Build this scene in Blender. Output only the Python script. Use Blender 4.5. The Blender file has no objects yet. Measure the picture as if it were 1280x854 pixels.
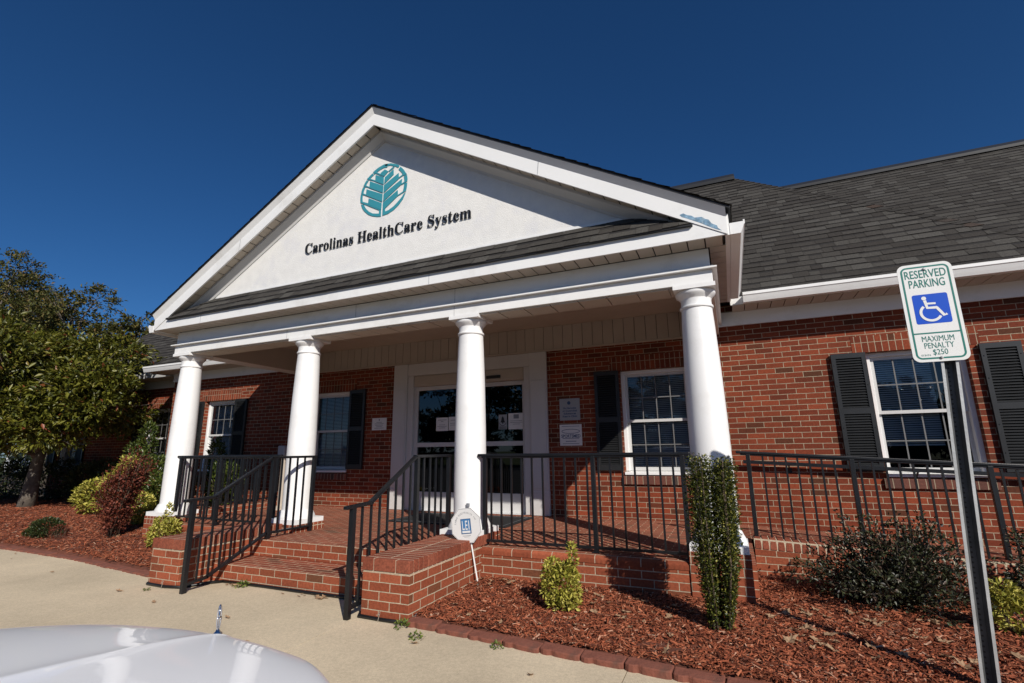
import bpy, bmesh, math, random
import numpy as np
from mathutils import Vector, Matrix

S = bpy.context.scene
COL = S.collection
rad = math.radians
RNG = np.random.default_rng(11)
random.seed(5)

# ------------------------------------------------------------------ camera
def set_camera():
    yaw, pitch, roll = 0.411, 0.219, -0.012
    cy, sy, cp, sp = math.cos(yaw), math.sin(yaw), math.cos(pitch), math.sin(pitch)
    f = Vector((-sy * cp, cy * cp, sp)); r = Vector((cy, sy, 0)); u = r.cross(f)
    cr, sr = math.cos(roll), math.sin(roll)
    r2 = cr * r + sr * u; u2 = -sr * r + cr * u
    m = Matrix((r2, u2, -f)).transposed().to_4x4()
    m.translation = Vector((-0.109, -7.039, 0.969))
    cd = bpy.data.cameras.new('camera'); co = bpy.data.objects.new('camera', cd)
    co.matrix_world = m
    cd.sensor_fit = 'HORIZONTAL'; cd.sensor_width = 36.0; cd.lens = 17.233
    cd.clip_start = 0.05; cd.clip_end = 3000
    COL.objects.link(co); S.camera = co
set_camera()

# ------------------------------------------------------------------ sky, sun, exposure
TO_SUN = Vector((1.0, -0.97, 0.90)).normalized()
SUN_EL = math.asin(TO_SUN.z)
W = bpy.data.worlds.new('World'); S.world = W; W.use_nodes = True
nt = W.node_tree; nt.nodes.clear()
sky = nt.nodes.new('ShaderNodeTexSky'); sky.sky_type = 'NISHITA'; sky.sun_disc = False
sky.sun_elevation = SUN_EL; sky.sun_rotation = math.atan2(TO_SUN.x, TO_SUN.y)
sky.altitude = 300; sky.air_density = 0.85; sky.dust_density = 0.45; sky.ozone_density = 9.5
bg = nt.nodes.new('ShaderNodeBackground'); bg.inputs['Strength'].default_value = 0.069
wo = nt.nodes.new('ShaderNodeOutputWorld')
hsv = nt.nodes.new('ShaderNodeHueSaturation'); hsv.inputs['Saturation'].default_value = 1.10
nt.links.new(sky.outputs[0], hsv.inputs['Color']); nt.links.new(hsv.outputs[0], bg.inputs[0]); nt.links.new(bg.outputs[0], wo.inputs[0])
sd = bpy.data.lights.new('sun', 'SUN'); sd.energy = 5.0; sd.angle = rad(0.53); sd.color = (1.0, 0.94, 0.86)
so = bpy.data.objects.new('sun', sd); so.rotation_euler = (-TO_SUN).to_track_quat('-Z', 'Y').to_euler()
so.location = TO_SUN * 60
COL.objects.link(so)
S.view_settings.view_transform = 'Standard'; S.view_settings.look = 'None'
S.view_settings.exposure = 0.0; S.view_settings.gamma = 1.0; S.view_settings.use_curve_mapping = False
S.render.engine = 'CYCLES'
S.cycles.max_bounces = 8; S.cycles.diffuse_bounces = 2; S.cycles.transparent_max_bounces = 12

# ------------------------------------------------------------------ materials
def _mat(name):
    m = bpy.data.materials.new(name); m.use_nodes = True
    t = m.node_tree; b = t.nodes['Principled BSDF']
    return m, t, b, t.nodes.new, t.links.new
def col4(c): return (c[0], c[1], c[2], 1.0)

def paint(name, c, rough=0.5, var=0.06, scale=3.0, bump=0.0, bscale=60.0, metal=0.0, spec=0.5, coat=0.0, dirt=None, dscale=1.2):
    m, t, b, N, L = _mat(name)
    tc = N('ShaderNodeTexCoord')
    n = N('ShaderNodeTexNoise'); n.inputs['Scale'].default_value = scale; n.inputs['Detail'].default_value = 5
    L(tc.outputs['Object'], n.inputs['Vector'])
    r = N('ShaderNodeValToRGB')
    r.color_ramp.elements[0].position = 0.3; r.color_ramp.elements[1].position = 0.7
    r.color_ramp.elements[0].color = col4([max(0, x * (1 - var)) for x in c])
    r.color_ramp.elements[1].color = col4([min(1, x * (1 + var)) for x in c])
    L(n.outputs['Fac'], r.inputs[0])
    out = r.outputs[0]
    if dirt:
        n2 = N('ShaderNodeTexNoise'); n2.inputs['Scale'].default_value = dscale; n2.inputs['Detail'].default_value = 8; n2.inputs['Roughness'].default_value = 0.7
        L(tc.outputs['Object'], n2.inputs['Vector'])
        r2 = N('ShaderNodeValToRGB'); r2.color_ramp.elements[0].position = 0.52; r2.color_ramp.elements[1].position = 0.75
        mx = N('ShaderNodeMix'); mx.data_type = 'RGBA'
        L(n2.outputs['Fac'], r2.inputs[0]); L(r2.outputs[0], mx.inputs['Factor'])
        L(out, mx.inputs['A']); mx.inputs['B'].default_value = col4(dirt)
        out = mx.outputs['Result']
    L(out, b.inputs['Base Color'])
    b.inputs['Roughness'].default_value = rough; b.inputs['Metallic'].default_value = metal
    b.inputs['Specular IOR Level'].default_value = spec; b.inputs['Coat Weight'].default_value = coat
    if coat: b.inputs['Coat Roughness'].default_value = 0.03
    if bump:
        n3 = N('ShaderNodeTexNoise'); n3.inputs['Scale'].default_value = bscale; n3.inputs['Detail'].default_value = 6
        L(tc.outputs['Object'], n3.inputs['Vector'])
        bp = N('ShaderNodeBump'); bp.inputs['Strength'].default_value = bump; bp.inputs['Distance'].default_value = 0.01
        L(n3.outputs['Fac'], bp.inputs['Height']); L(bp.outputs[0], b.inputs['Normal'])
    return m

def brick(name, w=0.2032, h=0.0677, off=0.5, c1=(0.200, 0.042, 0.017), c2=(0.135, 0.027, 0.0115), mortar=(0.36, 0.30, 0.21), ms=0.0043, vary=0.35, dark=None, joint_bump=0.6):
    m, t, b, N, L = _mat(name)
    uv = N('ShaderNodeUVMap')
    nz = N('ShaderNodeTexNoise'); nz.inputs['Scale'].default_value = 9; nz.inputs['Detail'].default_value = 2
    L(uv.outputs[0], nz.inputs['Vector'])
    va = N('ShaderNodeVectorMath'); va.operation = 'MULTIPLY_ADD'
    va.inputs[1].default_value = (0.006, 0.006, 0); L(nz.outputs['Color'], va.inputs[0]); L(uv.outputs[0], va.inputs[2])
    def bt(w_, h_, o_, a, d, mo, ms_):
        k = N('ShaderNodeTexBrick'); k.offset = o_; k.offset_frequency = 2; k.squash = 1.0
        k.inputs['Scale'].default_value = 1.0; k.inputs['Brick Width'].default_value = w_; k.inputs['Row Height'].default_value = h_
        k.inputs['Mortar Size'].default_value = ms_; k.inputs['Mortar Smooth'].default_value = 0.25
        k.inputs['Color1'].default_value = col4(a); k.inputs['Color2'].default_value = col4(d); k.inputs['Mortar'].default_value = col4(mo)
        L(va.outputs[0], k.inputs['Vector']); return k
    k = bt(w, h, off, (1, 1, 1), (0, 0, 0), (0, 0, 0), ms)
    rp = N('ShaderNodeValToRGB'); e = rp.color_ramp.elements
    for _ in range(3): e.new(0.5)
    br = (c2[0] * 0.62, c2[1] * 1.02, c2[2] * 1.1)
    for el, (ps, cc) in zip(e, ((0.0, br), (0.13, c2), (0.5, tuple((a + b_) / 2 for a, b_ in zip(c1, c2))), (0.85, c1), (1.0, tuple(a * 1.22 for a in c1)))): el.position = ps; el.color = col4(cc)
    L(k.outputs['Color'], rp.inputs[0])
    mxb = N('ShaderNodeMix'); mxb.data_type = 'RGBA'; L(k.outputs['Fac'], mxb.inputs['Factor']); L(rp.outputs[0], mxb.inputs['A']); mxb.inputs['B'].default_value = col4(mortar)
    n1 = N('ShaderNodeTexNoise'); n1.inputs['Scale'].default_value = 45; n1.inputs['Detail'].default_value = 6; n1.inputs['Roughness'].default_value = 0.7
    L(uv.outputs[0], n1.inputs['Vector'])
    n2 = N('ShaderNodeTexNoise'); n2.inputs['Scale'].default_value = 1.3; n2.inputs['Detail'].default_value = 4
    L(uv.outputs[0], n2.inputs['Vector'])
    mr = N('ShaderNodeMapRange'); mr.inputs['To Min'].default_value = 1 - vary; mr.inputs['To Max'].default_value = 1 + vary
    mr.inputs['From Min'].default_value = 0.25; mr.inputs['From Max'].default_value = 0.75
    L(n1.outputs['Fac'], mr.inputs['Value'])
    mr2 = N('ShaderNodeMapRange'); mr2.inputs['To Min'].default_value = 0.85; mr2.inputs['To Max'].default_value = 1.15
    mr2.inputs['From Min'].default_value = 0.3; mr2.inputs['From Max'].default_value = 0.7
    L(n2.outputs['Fac'], mr2.inputs['Value'])
    mu = N('ShaderNodeMath'); mu.operation = 'MULTIPLY'; L(mr.outputs[0], mu.inputs[0]); L(mr2.outputs[0], mu.inputs[1])
    hs = N('ShaderNodeHueSaturation'); L(mxb.outputs['Result'], hs.inputs['Color']); L(mu.outputs[0], hs.inputs['Value'])
    L(hs.outputs[0], b.inputs['Base Color'])
    b.inputs['Roughness'].default_value = 0.85; b.inputs['Specular IOR Level'].default_value = 0.25
    inv = N('ShaderNodeMath'); inv.operation = 'MULTIPLY_ADD'; inv.inputs[1].default_value = -1.0; inv.inputs[2].default_value = 1.0
    L(k.outputs['Fac'], inv.inputs[0])
    ad = N('ShaderNodeMath'); ad.operation = 'MULTIPLY_ADD'; ad.inputs[1].default_value = 0.25
    L(n1.outputs['Fac'], ad.inputs[0]); L(inv.outputs[0], ad.inputs[2])
    bp = N('ShaderNodeBump'); bp.inputs['Strength'].default_value = joint_bump; bp.inputs['Distance'].default_value = 0.006
    L(ad.outputs[0], bp.inputs['Height']); L(bp.outputs[0], b.inputs['Normal'])
    return m

def islands(name, stops, rough=0.6, transl=0.0, noise=0.0, spec=0.3):
    """random colour per separate piece (leaf, shingle, bark chip)"""
    m, t, b, N, L = _mat(name)
    g = N('ShaderNodeNewGeometry'); r = N('ShaderNodeValToRGB')
    e = r.color_ramp.elements
    while len(e) < len(stops): e.new(0.5)
    for i, (p, c) in enumerate(stops):
        e[i].position = p; e[i].color = col4(c)
    L(g.outputs['Random Per Island'], r.inputs[0])
    out = r.outputs[0]
    if noise:
        tc = N('ShaderNodeTexCoord'); n = N('ShaderNodeTexNoise'); n.inputs['Scale'].default_value = 70; n.inputs['Detail'].default_value = 4
        L(tc.outputs['Object'], n.inputs['Vector'])
        mr = N('ShaderNodeMapRange'); mr.inputs['From Min'].default_value = 0.3; mr.inputs['From Max'].default_value = 0.7
        mr.inputs['To Min'].default_value = 1 - noise; mr.inputs['To Max'].default_value = 1 + noise
        L(n.outputs['Fac'], mr.inputs['Value'])
        hs = N('ShaderNodeHueSaturation'); L(out, hs.inputs['Color']); L(mr.outputs[0], hs.inputs['Value']); out = hs.outputs[0]
    L(out, b.inputs['Base Color']); b.inputs['Roughness'].default_value = rough; b.inputs['Specular IOR Level'].default_value = spec
    if transl:
        tr = N('ShaderNodeBsdfTranslucent'); L(out, tr.inputs['Color'])
        mx = N('ShaderNodeMixShader'); mx.inputs[0].default_value = transl
        L(b.outputs[0], mx.inputs[1]); L(tr.outputs[0], mx.inputs[2])
        L(mx.outputs[0], t.nodes['Material Output'].inputs['Surface'])
    return m

def glass(name, refl=1.3, add=0.02, tint=(0.9, 0.93, 0.95)):
    m, t, b, N, L = _mat(name); t.nodes.remove(b)
    fr = N('ShaderNodeFresnel'); fr.inputs[0].default_value = 1.5
    ma = N('ShaderNodeMath'); ma.operation = 'MULTIPLY_ADD'; ma.inputs[1].default_value = refl; ma.inputs[2].default_value = add; ma.use_clamp = True
    L(fr.outputs[0], ma.inputs[0])
    gl = N('ShaderNodeBsdfGlossy'); gl.inputs['Roughness'].default_value = 0.005
    tr = N('ShaderNodeBsdfTransparent'); tr.inputs[0].default_value = col4(tint)
    mx = N('ShaderNodeMixShader'); L(ma.outputs[0], mx.inputs[0]); L(tr.outputs[0], mx.inputs[1]); L(gl.outputs[0], mx.inputs[2])
    L(mx.outputs[0], t.nodes['Material Output'].inputs['Surface'])
    return m

def concrete(name, c):
    m, t, b, N, L = _mat(name)
    tc = N('ShaderNodeTexCoord')
    def noise(s, d=6, ro=0.6):
        n = N('ShaderNodeTexNoise'); n.inputs['Scale'].default_value = s; n.inputs['Detail'].default_value = d; n.inputs['Roughness'].default_value = ro
        L(tc.outputs['Object'], n.inputs['Vector']); return n
    n1, n2, n3 = noise(0.9), noise(48, 9, 0.85), noise(150, 3)
    r1 = N('ShaderNodeValToRGB'); r1.color_ramp.elements[0].position = 0.32; r1.color_ramp.elements[1].position = 0.7
    r1.color_ramp.elements[0].color = col4([x * 0.82 for x in c]); r1.color_ramp.elements[1].color = col4([x * 1.1 for x in c])
    L(n1.outputs['Fac'], r1.inputs[0])
    a = N('ShaderNodeMapRange'); a.inputs['From Min'].default_value = 0.3; a.inputs['From Max'].default_value = 0.7; a.inputs['To Min'].default_value = 0.74; a.inputs['To Max'].default_value = 1.22
    L(n2.outputs['Fac'], a.inputs['Value'])
    a3 = N('ShaderNodeMapRange'); a3.inputs['From Min'].default_value = 0.3; a3.inputs['From Max'].default_value = 0.42; a3.inputs['To Min'].default_value = 0.55; a3.inputs['To Max'].default_value = 1.0
    L(n3.outputs['Fac'], a3.inputs['Value'])
    mu = N('ShaderNodeMath'); mu.operation = 'MULTIPLY'; L(a.outputs[0], mu.inputs[0]); L(a3.outputs[0], mu.inputs[1])
    hs = N('ShaderNodeHueSaturation'); L(r1.outputs[0], hs.inputs['Color']); L(mu.outputs[0], hs.inputs['Value'])
    L(hs.outputs[0], b.inputs['Base Color']); b.inputs['Roughness'].default_value = 0.9; b.inputs['Specular IOR Level'].default_value = 0.2
    bp = N('ShaderNodeBump'); bp.inputs['Strength'].default_value = 0.35; bp.inputs['Distance'].default_value = 0.004
    L(n3.outputs['Fac'], bp.inputs['Height']); L(bp.outputs[0], b.inputs['Normal'])
    return m

M = dict(
    brick=brick('wall brick'),
    soldier=brick('soldier course brick', w=0.0677, h=0.2032, off=0.0),
    rowlock=brick('rowlock brick', w=0.0677, h=0.1016, off=0.0, c1=(0.24, 0.061, 0.030), c2=(0.185, 0.046, 0.022), mortar=(0.50,0.42,0.30)),
    sill=brick('brown sill brick', w=0.075, h=0.2, off=0.0, c1=(0.17, 0.06, 0.04), c2=(0.10, 0.045, 0.035)),
    capend=brick('cap end brick', w=0.2032, h=0.1016, off=0.5, c1=(0.24, 0.061, 0.030), c2=(0.185, 0.046, 0.022), mortar=(0.50,0.42,0.30)),
    porch=brick('porch brick', c1=(0.29, 0.077, 0.036), c2=(0.22, 0.055, 0.025), mortar=(0.45, 0.38, 0.27), ms=0.0042),
    floor=brick('porch floor brick', w=0.2032, h=0.0677, c1=(0.25, 0.066, 0.035), c2=(0.19, 0.048, 0.026), mortar=(0.50, 0.36, 0.24), ms=0.0048, joint_bump=0.3),
    white=paint('white paint', (0.80, 0.80, 0.785), 0.42, 0.02, 2.0, 0.03, 40, dirt=(0.66, 0.65, 0.62), dscale=1.7),
    column=paint('column paint', (0.80, 0.80, 0.79), 0.5, 0.02, 3.0, 0.05, 25, dirt=(0.72, 0.71, 0.69), dscale=2.5),
    soffit=paint('vinyl soffit', (0.50, 0.45, 0.38), 0.55, 0.05),
    beige=paint('beige board', (0.44, 0.38, 0.31), 0.55, 0.05),
    stucco=paint('stucco', (0.76, 0.75, 0.72), 0.9, 0.04, 8.0, 0.5, 90, dirt=(0.66, 0.66, 0.68), dscale=2.2),
    gap=paint('dark gap', (0.03, 0.025, 0.02), 0.9),
    teal=paint('teal letter face', (0.045, 0.27, 0.33), 0.4, 0.03),
    black=paint('black letter', (0.008, 0.008, 0.008), 0.4),
    iron=paint('black iron', (0.007, 0.008, 0.010), 0.38, 0.3, 6.0, 0.08, 120, spec=0.5),
    shutter=paint('shutter black', (0.016, 0.017, 0.018), 0.4, 0.2, 4.0),
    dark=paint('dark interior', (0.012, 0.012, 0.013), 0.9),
    muntin=paint('grille bar', (0.14, 0.14, 0.138), 0.5),
    trim=paint('entrance trim', (0.56, 0.555, 0.54), 0.45, 0.03),
    blind=paint('blind', (0.62, 0.63, 0.64), 0.6, 0.05),
    winglass=glass('window glass'), doorglass=glass('door glass', 1.5, 0.03, (0.5, 0.53, 0.56)),
    shingle=islands('roof shingles', [(0, (0.031, 0.027, 0.023)), (0.35, (0.041, 0.037, 0.032)), (0.7, (0.050, 0.046, 0.040)), (1, (0.064, 0.060, 0.053))], 0.9, 0, 0.35),
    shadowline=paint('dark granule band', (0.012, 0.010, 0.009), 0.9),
    ridge=paint('ridge cap', (0.012, 0.0135, 0.017), 0.6, 0.2),
    hipcap=islands('hip shingles', [(0, (0.028, 0.025, 0.022)), (0.9, (0.042, 0.038, 0.034)), (1, (0.055, 0.036, 0.027))], 0.9, 0, 0.3),
    peel=paint('bare metal under peeling paint', (0.17, 0.29, 0.40), 0.45, 0.45, 26.0, 0.3, 60, dirt=(0.42, 0.52, 0.56), dscale=24),
    concrete=concrete('sidewalk concrete', (0.60, 0.50, 0.355)),
    joint=paint('joint dirt', (0.10, 0.075, 0.05), 0.95),
    asphalt=concrete('asphalt', (0.055, 0.055, 0.055)),
    grass=concrete('lawn', (0.07, 0.09, 0.03)),
    soil=paint('bark soil', (0.12, 0.036, 0.018), 0.95, 0.4, 6.0, 0.9, 30),
    chips=islands('bark chips', [(0, (0.08, 0.022, 0.011)), (0.35, (0.20, 0.051, 0.022)), (0.7, (0.31, 0.084, 0.037)), (0.93, (0.39, 0.14, 0.07)), (1, (0.46, 0.29, 0.20))], 0.85, 0, 0.25),
    edging=paint('red concrete edging', (0.19, 0.062, 0.038), 0.9, 0.22, 9.0, 0.5, 50, dirt=(0.12, 0.055, 0.038), dscale=7),
    soldbrick=islands('cap bricks', [(0, (0.16, 0.042, 0.022)), (0.5, (0.22, 0.058, 0.031)), (1, (0.26, 0.078, 0.043))], 0.85, 0, 0.3),
    mortar=paint('mortar', (0.50, 0.42, 0.30), 0.95, 0.12, 12.0, 0.4, 90),
    steel=paint('galvanised steel', (0.42, 0.43, 0.43), 0.5, 0.2, 8.0, 0.1, 80, metal=0.35),
    steelin=paint('dark inner channel', (0.085, 0.088, 0.09), 0.6, 0.3, 8.0, metal=0.3),  # darker tone for the web and inner sides of the sign post
    signwhite=paint('sign white', (0.74, 0.74, 0.72), 0.4, 0.02),
    signgreen=paint('sign green', (0.015, 0.165, 0.135), 0.4, 0.03),
    signblue=paint('sign blue', (0.003, 0.070, 0.50), 0.35, 0.03),
    navy=paint('sign navy', (0.02, 0.06, 0.16), 0.4, 0.03),
    ltblue=paint('sign light blue', (0.06, 0.20, 0.42), 0.4, 0.03),
    grey=paint('sign grey', (0.34, 0.36, 0.38), 0.5, 0.03),
    midgrey=paint('printed grey', (0.22, 0.23, 0.25), 0.5, 0.03),
    mat=paint('rubber mat', (0.012, 0.012, 0.013), 0.8, 0.2, 30),
    rubber=paint('black hose', (0.008, 0.008, 0.008), 0.4),
    carpaint=paint('silver car paint', (0.90, 0.905, 0.915), 0.4, 0.01, 2.0, spec=0.12, coat=0.6),
    chrome=paint('chrome', (0.75, 0.76, 0.78), 0.08, 0.02, metal=1.0),
    tyre=paint('tyre', (0.014, 0.014, 0.014), 0.8),
    carglass=paint('car glass', (0.01, 0.012, 0.014), 0.03, 0.02),
    redlens=paint('red lens', (0.35, 0.01, 0.01), 0.15),
    clearlens=paint('clear lens', (0.5, 0.52, 0.53), 0.08),
    bark=paint('tree bark', (0.115, 0.095, 0.075), 0.95, 0.35, 9.0, 0.9, 28, dirt=(0.26, 0.24, 0.21), dscale=5),
    twig=paint('twig', (0.085, 0.06, 0.04), 0.9, 0.3, 20),
    leaf_mag=islands('broad leaves', [(0, (0.040, 0.048, 0.006)), (0.4, (0.095, 0.104, 0.012)), (0.75, (0.165, 0.162, 0.020)), (0.965, (0.19, 0.17, 0.03)), (0.988, (0.22, 0.06, 0.025)), (1, (0.26, 0.08, 0.035))], 0.42, 0.22, 0, 0.45),
    leaf_far=islands('small far leaves', [(0, (0.04, 0.05, 0.012)), (0.5, (0.085, 0.09, 0.02)), (0.85, (0.14, 0.115, 0.03)), (1, (0.18, 0.11, 0.04))], 0.6, 0.2),
    leaf_green=islands('glossy green leaves', [(0, (0.03, 0.05, 0.01)), (0.5, (0.065, 0.095, 0.018)), (1, (0.13, 0.155, 0.03))], 0.35, 0.2, 0, 0.5),
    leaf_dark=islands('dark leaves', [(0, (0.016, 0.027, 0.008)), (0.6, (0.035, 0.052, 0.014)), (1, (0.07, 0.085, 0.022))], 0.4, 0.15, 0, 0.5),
    leaf_yel=islands('variegated leaves', [(0, (0.14, 0.16, 0.02)), (0.35, (0.36, 0.34, 0.05)), (1, (0.60, 0.53, 0.13))], 0.5, 0.25),
    leaf_col=islands('box leaves', [(0, (0.020, 0.030, 0.006)), (0.5, (0.050, 0.066, 0.011)), (0.85, (0.13, 0.135, 0.022)), (1, (0.34, 0.31, 0.06))], 0.38, 0.18, 0, 0.5),
    leaf_red=islands('russet leaves', [(0, (0.07, 0.018, 0.012)), (0.6, (0.17, 0.045, 0.028)), (0.95, (0.27, 0.08, 0.045)), (1, (0.09, 0.10, 0.02))], 0.55, 0.2),
    leaf_loro=islands('purple green leaves', [(0, (0.018, 0.014, 0.012)), (0.5, (0.030, 0.036, 0.016)), (0.85, (0.055, 0.065, 0.024)), (1, (0.10, 0.06, 0.045))], 0.45, 0.15, 0, 0.45),
    fallen=islands('dry leaf', [(0, (0.22, 0.11, 0.06)), (0.5, (0.34, 0.21, 0.12)), (1, (0.46, 0.34, 0.22))], 0.8, 0.2, 0.25),
    weed=islands('weed', [(0, (0.05, 0.10, 0.02)), (1, (0.22, 0.26, 0.05))], 0.6, 0.2),
    vanwhite=paint('van white', (0.75, 0.76, 0.77), 0.4, 0.02),
)

# ------------------------------------------------------------------ mesh builder
class MB:
    def __init__(s): s.v = []; s.f = []; s.mi = []; s.uv = []
    def face(s, pts, mi=0, uv=None):
        b = len(s.v); s.v += [tuple(map(float, p)) for p in pts]
        s.f.append(tuple(range(b, b + len(pts)))); s.mi.append(mi); s.uv.append(uv)
    def mesh(s, verts, faces, mi=0):
        b = len(s.v); s.v += [tuple(map(float, p)) for p in verts]
        for f in faces: s.f.append(tuple(b + i for i in f)); s.mi.append(mi); s.uv.append(None)
    def box(s, x0, x1, y0, y1, z0, z1, mi=0, mtop=None, mx=None):
        mtop = mi if mtop is None else mtop; mx = mi if mx is None else mx
        P = [(x0, y0, z0), (x1, y0, z0), (x1, y1, z0), (x0, y1, z0), (x0, y0, z1), (x1, y0, z1), (x1, y1, z1), (x0, y1, z1)]
        b = len(s.v); s.v += P
        for f, k in (((0, 3, 2, 1), mi), ((4, 5, 6, 7), mtop), ((0, 1, 5, 4), mi), ((1, 2, 6, 5), mx), ((2, 3, 7, 6), mi), ((3, 0, 4, 7), mx)):
            s.f.append(tuple(b + i for i in f)); s.mi.append(k); s.uv.append(None)
    def bar(s, p, q, w, h, up=(0, 0, 1), mi=0):
        p, q = Vector(p), Vector(q); d = (q - p).normalized(); u = Vector(up)
        r = d.cross(u)
        if r.length < 1e-4: r = d.cross(Vector((1, 0, 0)))
        r.normalize(); u = r.cross(d)
        c = [(-1, -1), (1, -1), (1, 1), (-1, 1)]
        vs = [e + r * a * w / 2 + u * bb * h / 2 for e in (p, q) for a, bb in c]
        s.mesh(vs, [(3, 2, 1, 0), (4, 5, 6, 7), (0, 1, 5, 4), (1, 2, 6, 5), (2, 3, 7, 6), (3, 0, 4, 7)], mi)
    def prism(s, A, B, mi=0):
        n = len(A); s.mesh(list(A) + list(B), [tuple(range(n))[::-1], tuple(range(n, 2 * n))] + [(i, (i + 1) % n, n + (i + 1) % n, n + i) for i in range(n)], mi)
    def tube(s, pts, rs, n=8, mi=0):
        pts = [Vector(p) for p in pts]; m = len(pts)
        if not hasattr(rs, '__len__'): rs = [rs] * m
        ring = []; ref = Vector((0.31, 0.77, 0.55))
        for i, p in enumerate(pts):
            d = (pts[min(i + 1, m - 1)] - pts[max(i - 1, 0)]).normalized()
            a = d.cross(ref)
            if a.length < 0.05: a = d.cross(Vector((1, 0, 0)))
            a.normalize(); b = d.cross(a)
            ring += [p + (a * math.cos(t) + b * math.sin(t)) * rs[i] for t in [2 * math.pi * k / n for k in range(n)]]
        F = [(i * n + k, i * n + (k + 1) % n, (i + 1) * n + (k + 1) % n, (i + 1) * n + k) for i in range(m - 1) for k in range(n)]
        F += [tuple(range(n))[::-1], tuple((m - 1) * n + k for k in range(n))]
        s.mesh(ring, F, mi)
    def lathe(s, c, prof, n=40, mi=0, cap=True):
        ring = [(c[0] + r * math.cos(2 * math.pi * k / n), c[1] + r * math.sin(2 * math.pi * k / n), c[2] + z) for r, z in prof for k in range(n)]
        F = [(i * n + k, i * n + (k + 1) % n, (i + 1) * n + (k + 1) % n, (i + 1) * n + k) for i in range(len(prof) - 1) for k in range(n)]
        if cap: F += [tuple(range(n))[::-1], tuple((len(prof) - 1) * n + k for k in range(n))]
        s.mesh(ring, F, mi)
    def build(s, name, mats, parent=None, smooth=False, bevel=0.0, uvz=0.0):
        if not isinstance(mats, (list, tuple)): mats = [mats]
        me = bpy.data.meshes.new(name); me.from_pydata(s.v, [], s.f); me.update()
        for m in mats: me.materials.append(m)
        me.polygons.foreach_set('material_index', s.mi)
        ul = me.uv_layers.new(name='UVMap')
        uv = np.zeros(len(me.loops) * 2)
        for p, cu in zip(me.polygons, s.uv):
            n = p.normal
            for j, li in enumerate(p.loop_indices):
                c = me.vertices[me.loops[li].vertex_index].co
                if cu: a, b = cu[j]
                elif abs(n.z) > 0.7: a, b = c.x, c.y
                elif abs(n.y) >= abs(n.x): a, b = c.x, c.z
                else: a, b = c.y, c.z
                if abs(n.z) <= 0.7 and not cu: b += uvz
                uv[2 * li] = a + 50; uv[2 * li + 1] = b + 50 * 0.0677 * 20
        ul.data.foreach_set('uv', uv)
        if smooth: me.polygons.foreach_set('use_smooth', [True] * len(me.polygons))
        o = link(name, me, parent)
        if bevel:
            bm_ = o.modifiers.new('bevel', 'BEVEL'); bm_.width = bevel; bm_.segments = 2; bm_.limit_method = 'ANGLE'; bm_.angle_limit = rad(40)
        return o

def root_of(o):
    v = Vector((0, 0, 0))
    while o: v += o.location; o = o.parent
    return v
def link(name, data, parent=None):
    o = bpy.data.objects.new(name, data); COL.objects.link(o)
    if parent is not None:
        o.parent = parent
        if parent.type == 'EMPTY': o.matrix_parent_inverse = Matrix.Translation(-parent.location)
    return o
def thing(name, label, cat, loc, group=None):
    o = bpy.data.objects.new(name, None); COL.objects.link(o); o.location = loc; o.empty_display_size = 0.1
    return tag(o, label, cat, group)
def tag(o, label, cat, group=None, kind=None):
    if label: o['label'] = label
    if cat: o['category'] = cat
    if group: o['group'] = group
    if kind: o['kind'] = kind
    return o
def struct(o, label=None):
    o['kind'] = 'structure'
    if label: o['label'] = label
    return o
def copy_tree(o, parent=None):
    c = o.copy(); COL.objects.link(c)
    if parent is not None: c.parent = parent
    for ch in list(o.children): copy_tree(ch, c)
    return c

def smooth_angle(o, a=35):
    me = o.data
    for p in me.polygons: p.use_smooth = True
    me.set_sharp_from_angle(angle=rad(a))
    return o

# text as flat polygons -----------------------------------------------------
_tcache = {}
def text_geo(body, bold=0.0, shear=0.0):
    key = (body, bold, shear)
    if key not in _tcache:
        cu = bpy.data.curves.new('tmp', 'FONT'); cu.body = body; cu.size = 1.0; cu.offset = bold; cu.shear = shear; cu.resolution_u = 4
        o = bpy.data.objects.new('tmp', cu); COL.objects.link(o)
        dg = bpy.context.evaluated_depsgraph_get()
        me = bpy.data.meshes.new_from_object(o.evaluated_get(dg), depsgraph=dg)
        v = np.array([p.co[:2] for p in me.vertices]) if len(me.vertices) else np.zeros((0, 2))
        f = [tuple(p.vertices) for p in me.polygons]
        bpy.data.objects.remove(o); bpy.data.curves.remove(cu); bpy.data.meshes.remove(me)
        _tcache[key] = (v, f)
    return _tcache[key]
def put_text(mb, body, o, ux, uz, height, width=None, bold=0.0, mi=0, center=True):
    """letters in the plane spanned by ux (reading direction) and uz (up); o is the middle of the line"""
    v, f = text_geo(body, bold)
    if not len(v): return
    x0, x1, y0, y1 = v[:, 0].min(), v[:, 0].max(), v[:, 1].min(), v[:, 1].max()
    sy = height / 0.70
    sx = sy if width is None else width / (x1 - x0)
    ux, uz, o = Vector(ux), Vector(uz), Vector(o)
    cx = (x0 + x1) / 2 if center else x0
    mb.mesh([o + ux * ((a - cx) * sx) + uz * ((b - 0.35) * sy) for a, b in v], f, mi)
def ribbon(mb, pts, w, fn, mi=0, closed=False):
    """flat stroke through 2-D points, fn maps 2-D to 3-D"""
    P = [np.array(p, float) for p in pts]; n = len(P); L, R_ = [], []
    for i in range(n):
        a = P[i - 1] if (i > 0 or closed) else P[i]; b = P[(i + 1) % n] if (i < n - 1 or closed) else P[i]
        d = b - a; d = d / (np.hypot(*d) + 1e-9); q = np.array([-d[1], d[0]]) * w / 2
        L.append(fn(*(P[i] + q))); R_.append(fn(*(P[i] - q)))
    m = n if closed else n - 1
    for i in range(m):
        j = (i + 1) % n; mb.face([R_[i], R_[j], L[j], L[i]], mi)
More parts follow.
